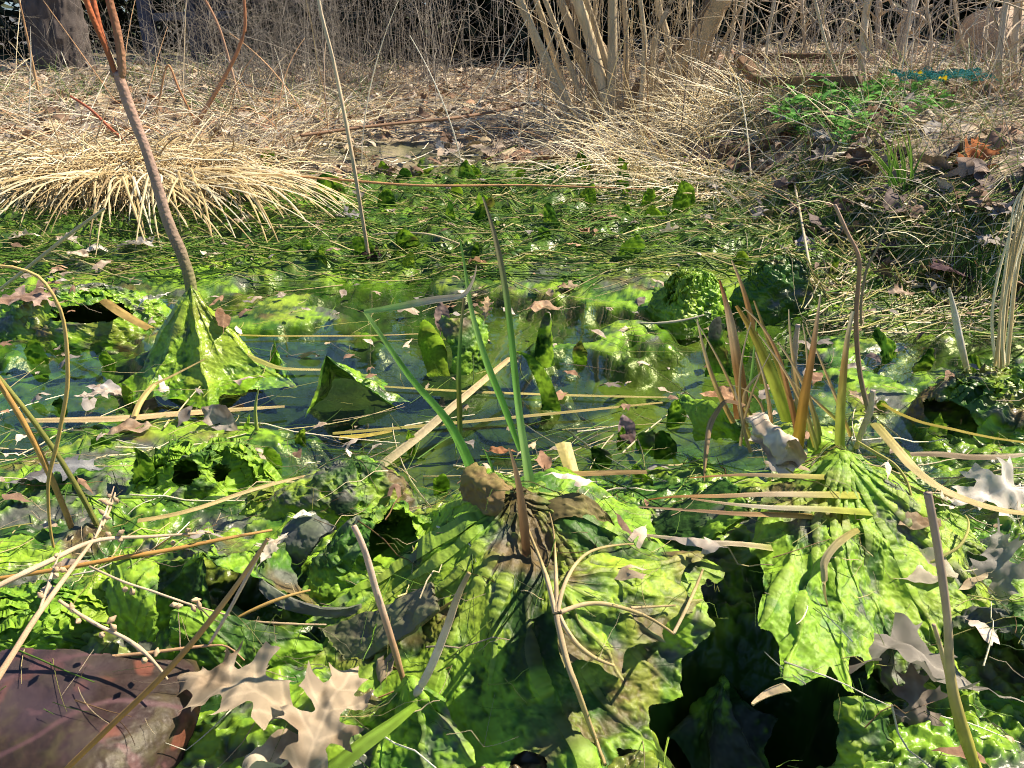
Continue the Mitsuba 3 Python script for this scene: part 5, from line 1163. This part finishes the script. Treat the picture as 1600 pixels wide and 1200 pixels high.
for lab, px, py, n, hgt, sp, r in [('thicket of thin grey twigs behind the pond left of the dark trees', 475, 132, 150, .85, .6, .0018), ('second grey thicket with thin upright canes beside the tall pale stalk', 590, 128, 90, .9, .45, .0018), ('sparse upright canes in front of the darkest evergreens', 690, 124, 30, 1.3, .2, .003),
                                   ('tangled dry thicket left of the bare bush', 790, 140, 18, .9, .5, .0026), ('tangled low thicket in front of the dark shed', 335, 116, 60, .35, .7, .0016), ('grey brush between the tree trunk and the shed', 190, 120, 60, .45, .7, .0016), ('fine grey brush right of the shed', 410, 126, 90, .7, .7, .0016)]:
    t = thing('thicket', lab, 'thicket')
    d_ = ray(px, py); b = at_z(px, py, .20); b = b if 3 < b[1] < 8 else at_y(px, py, 5.0)
    b[2] = float(hs(b[0], b[1]))
    twigs(t, b, n, hgt, sp, r, np.array(CANE) * .7, rng(int(px) + 5), 7)
for lab, px, py, tops, w in [
    ('pale slim stem standing in the green leaves on the right bank', 1352, 180, (1347, 90, 1356, -5), 11), ('brown forked shrub stem at the top right', 1405, 130, (1408, 70, 1430, -5), 16), ('twin brown stem left of the forked one', 1370, 120, (1372, 60, 1374, -5), 9),
    ('pale bare stem second from the right edge', 1562, 190, (1562, 90, 1574, -5), 9), ('pale bare stem at the right edge', 1590, 180, (1585, 80, 1592, -5), 10), ('slanting straw stalk left of the pale slim stem', 1336, 185, (1300, 95, 1272, -5), 5), ('second slanting straw stalk left of the pale slim stem', 1330, 130, (1308, 90, 1280, -5), 5),
    ('brown upright cane at the wire frame', 1260, 150, (1258, 70, 1254, -5), 6), ('upright cane between the bush and the wire frame', 1150, 160, (1158, 70, 1166, -5), 5), ('leaning cane crossing right of the bush', 1195, 140, (1225, 60, 1252, -5), 5), ('thin cane right of the bush with a slanting top', 1190, 175, (1200, 60, 1212, -5), 5),
    ('thin straw cane beside the forked stem', 1440, 160, (1455, 70, 1450, -5), 4), ('thin leaning cane before the log', 1520, 150, (1505, 70, 1490, -5), 4), ('thin cane right of the log', 1545, 160, (1540, 60, 1548, -5), 4)]:
    b = at_z(px, py, .20); b[2] = float(hs(b[0], b[1])) - .03
    (m1, n1, m2, n2) = tops
    t2 = at_y(m2, n2, b[1])
    s = thing('bare_shrub', lab, 'stem')
    wr = w * depth(b) / F / 2
    put('stem', tube([b, at_y(m1, n1, b[1]), t2, t2 + (t2 - b) * .8 + [.05, 0, 0]], [wr * 1.1, wr, wr * .9, wr * .4], [[.40, .33, .24], [.52, .45, .35], [.44, .36, .27]], 34, 8, .15, len(scene)), 'rough_bark', s)
    gg = rng(len(scene)); k = []
    for q in range(7):
        u = gg.uniform(.3, 1); p = b * (1 - u) + t2 * u
        k.append(tube([p, p + [gg.normal(0, .05), gg.normal(0, .05), .06], p + [gg.normal(0, .14), gg.normal(0, .08), gg.uniform(.08, .2)]], [wr * .4, wr * .25], [.46, .38, .28], 8, 4))
    kk2 = put('twigs', join(*k), 'dry_matter', s); labels[kk2] = {'kind': 'stuff'}
for lab, px, py, n, hgt in [('tangle of thin dry canes right of the bare bush', 1190, 150, 26, 1.0), ('tangle of thin dry canes around the forked stem', 1420, 150, 34, 1.0), ('tangle of dry stalks at the right edge', 1570, 190, 30, .9), ('low dry tangle between the wire frame and the forked stem', 1300, 120, 26, .5)]:
    t = thing('thicket', lab, 'thicket')
    b = at_z(px, py, .20); b[2] = float(hs(b[0], b[1]))
    twigs(t, b, n, hgt, .45, .0024, CANE, rng(int(px)), 5)
# single straw stalks standing in the dead grass
g = rng(140)
for i in range(64):
    px = g.uniform(10, 1590); z = .16
    b = at_z(px, g.uniform(120, 215) if px < 850 else g.uniform(120, 260), z)
    if b[1] > 7: continue
    b[2] = float(hs(b[0], b[1])) - .01
    if float(sd(b[0], b[1])) < .05: continue
    L, a = g.uniform(.15, .6), g.uniform(0, 6.28)
    P = arcs(g, b[None], np.array([a]), np.array([g.uniform(1.0, 1.5)]), np.array([L]), np.array([g.uniform(0, .8)]), 8, .3)[0]
    solo('straw_stalk', tube(P, [.0022, .002, .001], pick(g, PAL, 1)[0] * 1.1, 14, 5, .1, i), 'dry_matter', *(lambda w: (f'single dry straw stalk standing in the dead grass {w}', 'stalk', f'single straw stalks {w}'))('behind the tussock' if px < 480 else 'behind the pond in the middle' if px < 850 else 'around the bare bush' if px < 1180 else 'on the right bank'))

# ---------------------------------------------------------------- the far side
tree = thing('tree', 'thick dark tree trunk at the upper left', 'tree')
b = at_y(102, 112, 5.0); b[2] = float(hs(b[0], b[1])) - .05
zz = np.array([0, .10, .3, .7, 1.5, 3.0, 4.6])
V, f, C = tube([b + [0, 0, q] for q in zz], [.15, .126, .118, .115, .11, .10, .08], [.070, .060, .058], 260, 110, .10, 33)
rg = 1 - np.abs(2 * fbm(V * [1, 1, .16], 34, 3, 34) - 1)
V = V + (V - b) * [1, 1, 0] * ((rg - .6) * .22)[:, None]
put('trunk', (V, f, C * (.35 + 1.0 * rg)[:, None]), 'rough_bark', tree)
gg = rng(33)
for i in range(7):
    z0, a = gg.uniform(1.8, 4.5), gg.uniform(0, 6.28)
    p = b + [0, 0, z0]; d_ = np.array([math.cos(a), math.sin(a), .5])
    put('limb', tube([p, p + d_ * .6, p + d_ * 1.3 + [0, 0, .3], p + d_ * 1.9 + [0, 0, .9]], [.06, .04, .03, .01], [.09, .075, .06], 20, 7, .15, i), 'rough_bark', tree)
    twigs(tree, p + d_ * 1.0, 14, 1.3, .5, .006, [[.1, .08, .06]], gg, 4, 'branches')


def needle_tree(lab, x, y, h, w, seed, col, n=5200):
    g = rng(seed)
    t = thing('evergreen_tree', lab, 'tree')
    z0 = float(hs(x, y))
    put('trunk', tube([[x, y, z0 - .1], [x + .02, y, z0 + h * .5], [x, y, z0 + h]], [.11, .07, .01], [.05, .04, .035], 20, 8, .2, seed), 'rough_bark', t)
    u = g.random(n) ** 1.15
    rr = w * (1 - u) ** .8 * np.sqrt(g.random(n)) * (.75 + .5 * g.random(n)); th = g.uniform(0, 6.283, n)
    P = np.stack([x + rr * np.cos(th), y + rr * np.sin(th), z0 + .05 + u * h - .25 * rr + g.normal(0, .05, n)], -1)
    d = np.stack([np.cos(th), np.sin(th), g.normal(-.35, .35, n)], -1) + g.normal(0, .35, (n, 3))
    d /= np.linalg.norm(d, axis=1, keepdims=True)
    s = np.cross(d, g.normal(0, 1, (n, 3))); s /= np.linalg.norm(s, axis=1, keepdims=True)
    L, W_ = g.uniform(.08, .2, n)[:, None], g.uniform(.012, .03, n)[:, None]
    V = np.stack([P - d * L * .5, P + s * W_, P + d * L * .5, P - s * W_], 1).reshape(-1, 3)
    f = (np.array([[0, 1, 2], [0, 2, 3]])[None] + (np.arange(n) * 4)[:, None, None]).reshape(-1, 3)
    C = np.repeat(np.asarray(col) * g.uniform(.5, 1.4, (n, 1)), 4, 0)
    k = put('crown', (V, f, C), 'dry_matter', t, smooth=False)
    labels[k] = {'kind': 'stuff'}


gt = rng(150)
for i, (x, y) in enumerate([(-5.0, 7.0), (-4.2, 6.3), (-2.6, 8.2), (-1.2, 6.4), (-.45, 5.9), (.3, 6.6), (1.0, 5.9), (1.75, 5.6), (2.5, 6.2), (3.2, 5.5), (4.1, 6.0), (5.0, 5.8), (6.0, 6.8), (-6.0, 6.8), (.2, 8.0), (2.2, 7.6), (4.2, 7.8), (-1.6, 8.4), (-4.0, 8.8)]):
    needle_tree(['dark evergreen tree with drooping sprays behind the ' + ('shed and tree trunk' if x < -1.5 else 'grey thickets' if x < .6 else 'bare bush' if x < 2 else 'right bank'), 'nearly black evergreen in the back row behind the pond'][i > 13], x, y, gt.uniform(1.7, 2.15), gt.uniform(.75, .95), 500 + i, np.array([.020, .030, .014]) * gt.uniform(.7, 1.3))
for k in [k for k in labels if k.startswith('evergreen_tree') and '__' not in k]:
    labels[k]['group'] = 'evergreens ' + labels[k]['label'].split('sprays ')[-1] if 'drooping' in labels[k]['label'] else 'evergreens of the back row'


def plank(p, q, w, h, col, seed=0, n=16):
    """A board from p to q: w across, h high, weathered and slightly uneven."""
    p, q = np.asarray(p, float), np.asarray(q, float)
    t = (q - p) / np.linalg.norm(q - p)
    a = np.cross(t, [0, 0, 1.0]) if abs(t[2]) < .9 else np.array([1.0, 0, 0]); a /= np.linalg.norm(a)
    b_ = np.cross(a, t)
    s = np.linspace(0, 1, n)
    e = min(w, h) * .12
    prof = np.array([(-w / 2 + e, -h / 2), (w / 2 - e, -h / 2), (w / 2, -h / 2 + e), (w / 2, h / 2 - e), (w / 2 - e, h / 2), (-w / 2 + e, h / 2), (-w / 2, h / 2 - e), (-w / 2, -h / 2 + e)])
    V = (p + np.outer(s, q - p))[:, None] + prof[None, :, :1] * a + prof[None, :, 1:] * b_
    V = V.reshape(-1, 3); V = V + (fbm(V, 18, 2, seed)[:, None] - .5) * min(w, h) * .12
    f = np.vstack([grid_faces(n, 8, True), [[0, k + 1, k] for k in range(1, 7)], [[(n - 1) * 8, (n - 1) * 8 + k, (n - 1) * 8 + k + 1] for k in range(1, 7)]])
    return V, f, np.asarray(col) * (.6 + .8 * fbm(V * [1, 1, 3], 30, 3, seed))[:, None]


shed = thing('shed', 'dark open timber shed behind the tree at the upper left', 'shed')
SY, x0, x1 = 6.2, at_y(235, 60, 6.2)[0], at_y(412, 60, 6.2)[0]
gz = float(hs((x0 + x1) / 2, SY))
DK = [.045, .045, .055]
for x in (x0, (x0 + x1) / 2, x1):
    for dy in (0, .9):
        put('post', plank([x, SY + dy, gz - .05], [x, SY + dy, gz + 1.5], .09, .09, [.10, .10, .13] if x == x0 else DK, len(scene)), 'rough_bark', shed)
for i in range(9):
    put('plank', plank([x0 - .05, SY + .96, gz + .08 + i * .16], [x1 + .05, SY + .96, gz + .08 + i * .16], .03, .14, np.array(DK) * 1.1, len(scene)), 'rough_bark', shed)
    put('plank', plank([x1 + .06, SY + .02, gz + .08 + i * .16], [x1 + .06, SY + .92, gz + .08 + i * .16], .03, .14, DK, len(scene)), 'rough_bark', shed)
for z in (.28, .42, .60):
    put('rail', plank([x0 + .05, SY - .02, gz + z], [x1 - .05, SY - .02, gz + z + .02], .04, .05, [.12, .12, .14], len(scene)), 'rough_bark', shed)
put('roof', plank([(x0 + x1) / 2, SY - .25, gz + 1.53], [(x0 + x1) / 2, SY + 1.2, gz + 1.6], 1.15, .05, DK, 3), 'rough_bark', shed)

fr = thing('wire_frame', 'low brown timber frame with wire mesh lying behind the bush', 'frame')
a_, b2, b3, b4 = (on_ground(*q) + [0, 0, .085] for q in ((1148, 128), (1340, 130), (1184, 172), (1335, 176)))
a2 = a_ + [.002, -.03, 0]
put('board', plank(a_, b2, .04, .035, [.12, .075, .045], 1), 'rough_bark', fr)
put('board', plank(a2, b3, .045, .035, [.16, .10, .06], 2), 'rough_bark', fr)
put('board', plank(b3, b4, .03, .03, [.14, .09, .055], 3), 'rough_bark', fr)
wires = []
for i in range(34):
    s = i / 33
    p, q = a_ * (1 - s) + b2 * s, b3 * (1 - s) + b4 * s
    wires.append(tube([p, q], [.0009], [.34, .27, .2], 3, 4))
for i in range(10):
    s = (i + .5) / 10
    wires.append(tube([a_ * (1 - s) + b3 * s, b2 * (1 - s) + b4 * s], [.0009], [.34, .27, .2], 6, 4))
labels[put('wire_mesh', join(*wires), 'dry_matter', fr)] = {'kind': 'stuff'}
g = rng(160)
nt = thing('teal_net', 'crumpled teal garden net lying behind the green leaves at the right', 'net')
cn = on_ground(1465, 150, .03) + [0, 0, .03]
u, v = np.meshgrid(np.linspace(-1, 1, 30), np.linspace(-1, 1, 22), indexing='ij')
V = np.stack([cn[0] + u * .12, cn[1] + v * .08, cn[2] + .05 * meshkit.fbm(np.stack([u * 3, v * 3, 0 * u], -1), 3, 8)], -1)
net_lines = [tube(V[i], [.0012], [.02, .22, .22], 22, 3) for i in range(30)] + [tube(V[:, j], [.0012], [.02, .22, .22], 30, 3) for j in range(22)]
labels[put('mesh', join(*net_lines), 'dry_matter', nt)] = {'kind': 'stuff'}

log = thing('log', 'weathered log end with sunlit bark at the upper right corner', 'log')
lb = at_y(1530, 60, 4.2)
V, f, C = tube([lb, lb + [.5, .25, .02], lb + [1.2, .6, .0]], [.13, .14, .13], [.44, .33, .24], 30, 26, .2, 5)
put('bark', (V, f, C * (.7 + .5 * fbm(V * [1, 1, 1], 25, 3, 2))[:, None]), 'rough_bark', log)
put('stub', tube([lb + [.3, -.02, -.05], lb + [.2, -.1, -.16], lb + [.16, -.14, -.27]], [.06, .05, .04], [.16, .11, .08], 16, 12, .2, 6), 'rough_bark', log)
under = thing('log', 'dark shaded log lying under the weathered one', 'log')
put('bark', tube([lb + [-.05, .1, -.22], lb + [.5, .3, -.22], lb + [1.3, .65, -.2]], [.12, .13, .12], [.10, .07, .055], 30, 22, .2, 9), 'rough_bark', under)

# green leafy plants on the right bank
for i, (px, py, s) in enumerate([(1225, 175, 36), (1285, 140, 36), (1330, 140, 36), (1375, 140, 34), (1240, 195, 34), (1320, 205, 30), (1460, 150, 30), (1235, 150, 30), (1270, 165, 34), (1300, 150, 34), (1325, 170, 34), (1262, 185, 26), (1350, 150, 30), (1385, 160, 30), (1420, 150, 34), (1440, 165, 30), (1400, 178, 26), (1300, 190, 26), (1345, 185, 26)]):
    gg = rng(1600 + i)
    b = on_ground(px, py + 24)
    t = thing('leafy_plant', *(('small bright green leafy plant with a yellow flower in the right bank patch', 'plant', 'flowering leafy plants') if i in (6, 14) else ('small bright green leafy plant in the patch by the wire frame', 'plant', 'green leafy plants by the wire frame') if px < 1300 else ('small bright green leafy plant in the patch by the teal net', 'plant', 'green leafy plants by the teal net')))
    k = s * depth(b) / F
    for j in range(30):
        a, L = j * 2.4 + gg.normal(0, .3), k * gg.uniform(.45, .9)
        base = b + np.array([math.cos(a), math.sin(a), 0]) * k * gg.uniform(.1, .8) + [0, 0, k * gg.uniform(.3, 1.3)]
        v, f, c = leaf(L, np.array([.20, .46, .12]) * gg.uniform(.6, 1.4), 1700 + i * 9 + j, BEECH, .7, .5, .02, 6, .2, .62)
        put('leaf', turn((v, f, c), base, math.degrees(a), gg.uniform(0, 40), gg.normal(0, 20)), 'thin_leaf', t)
    if i in (6, 14):
        p = b + [0, -.01, k * 1.6]
        put('flower', turn(leaf(k * .5, [.62, .46, .02], 1, BEECH, 1.1, .3, .03, 8, .1, 1.6), p, 200, 20, 0), 'thin_leaf', t)
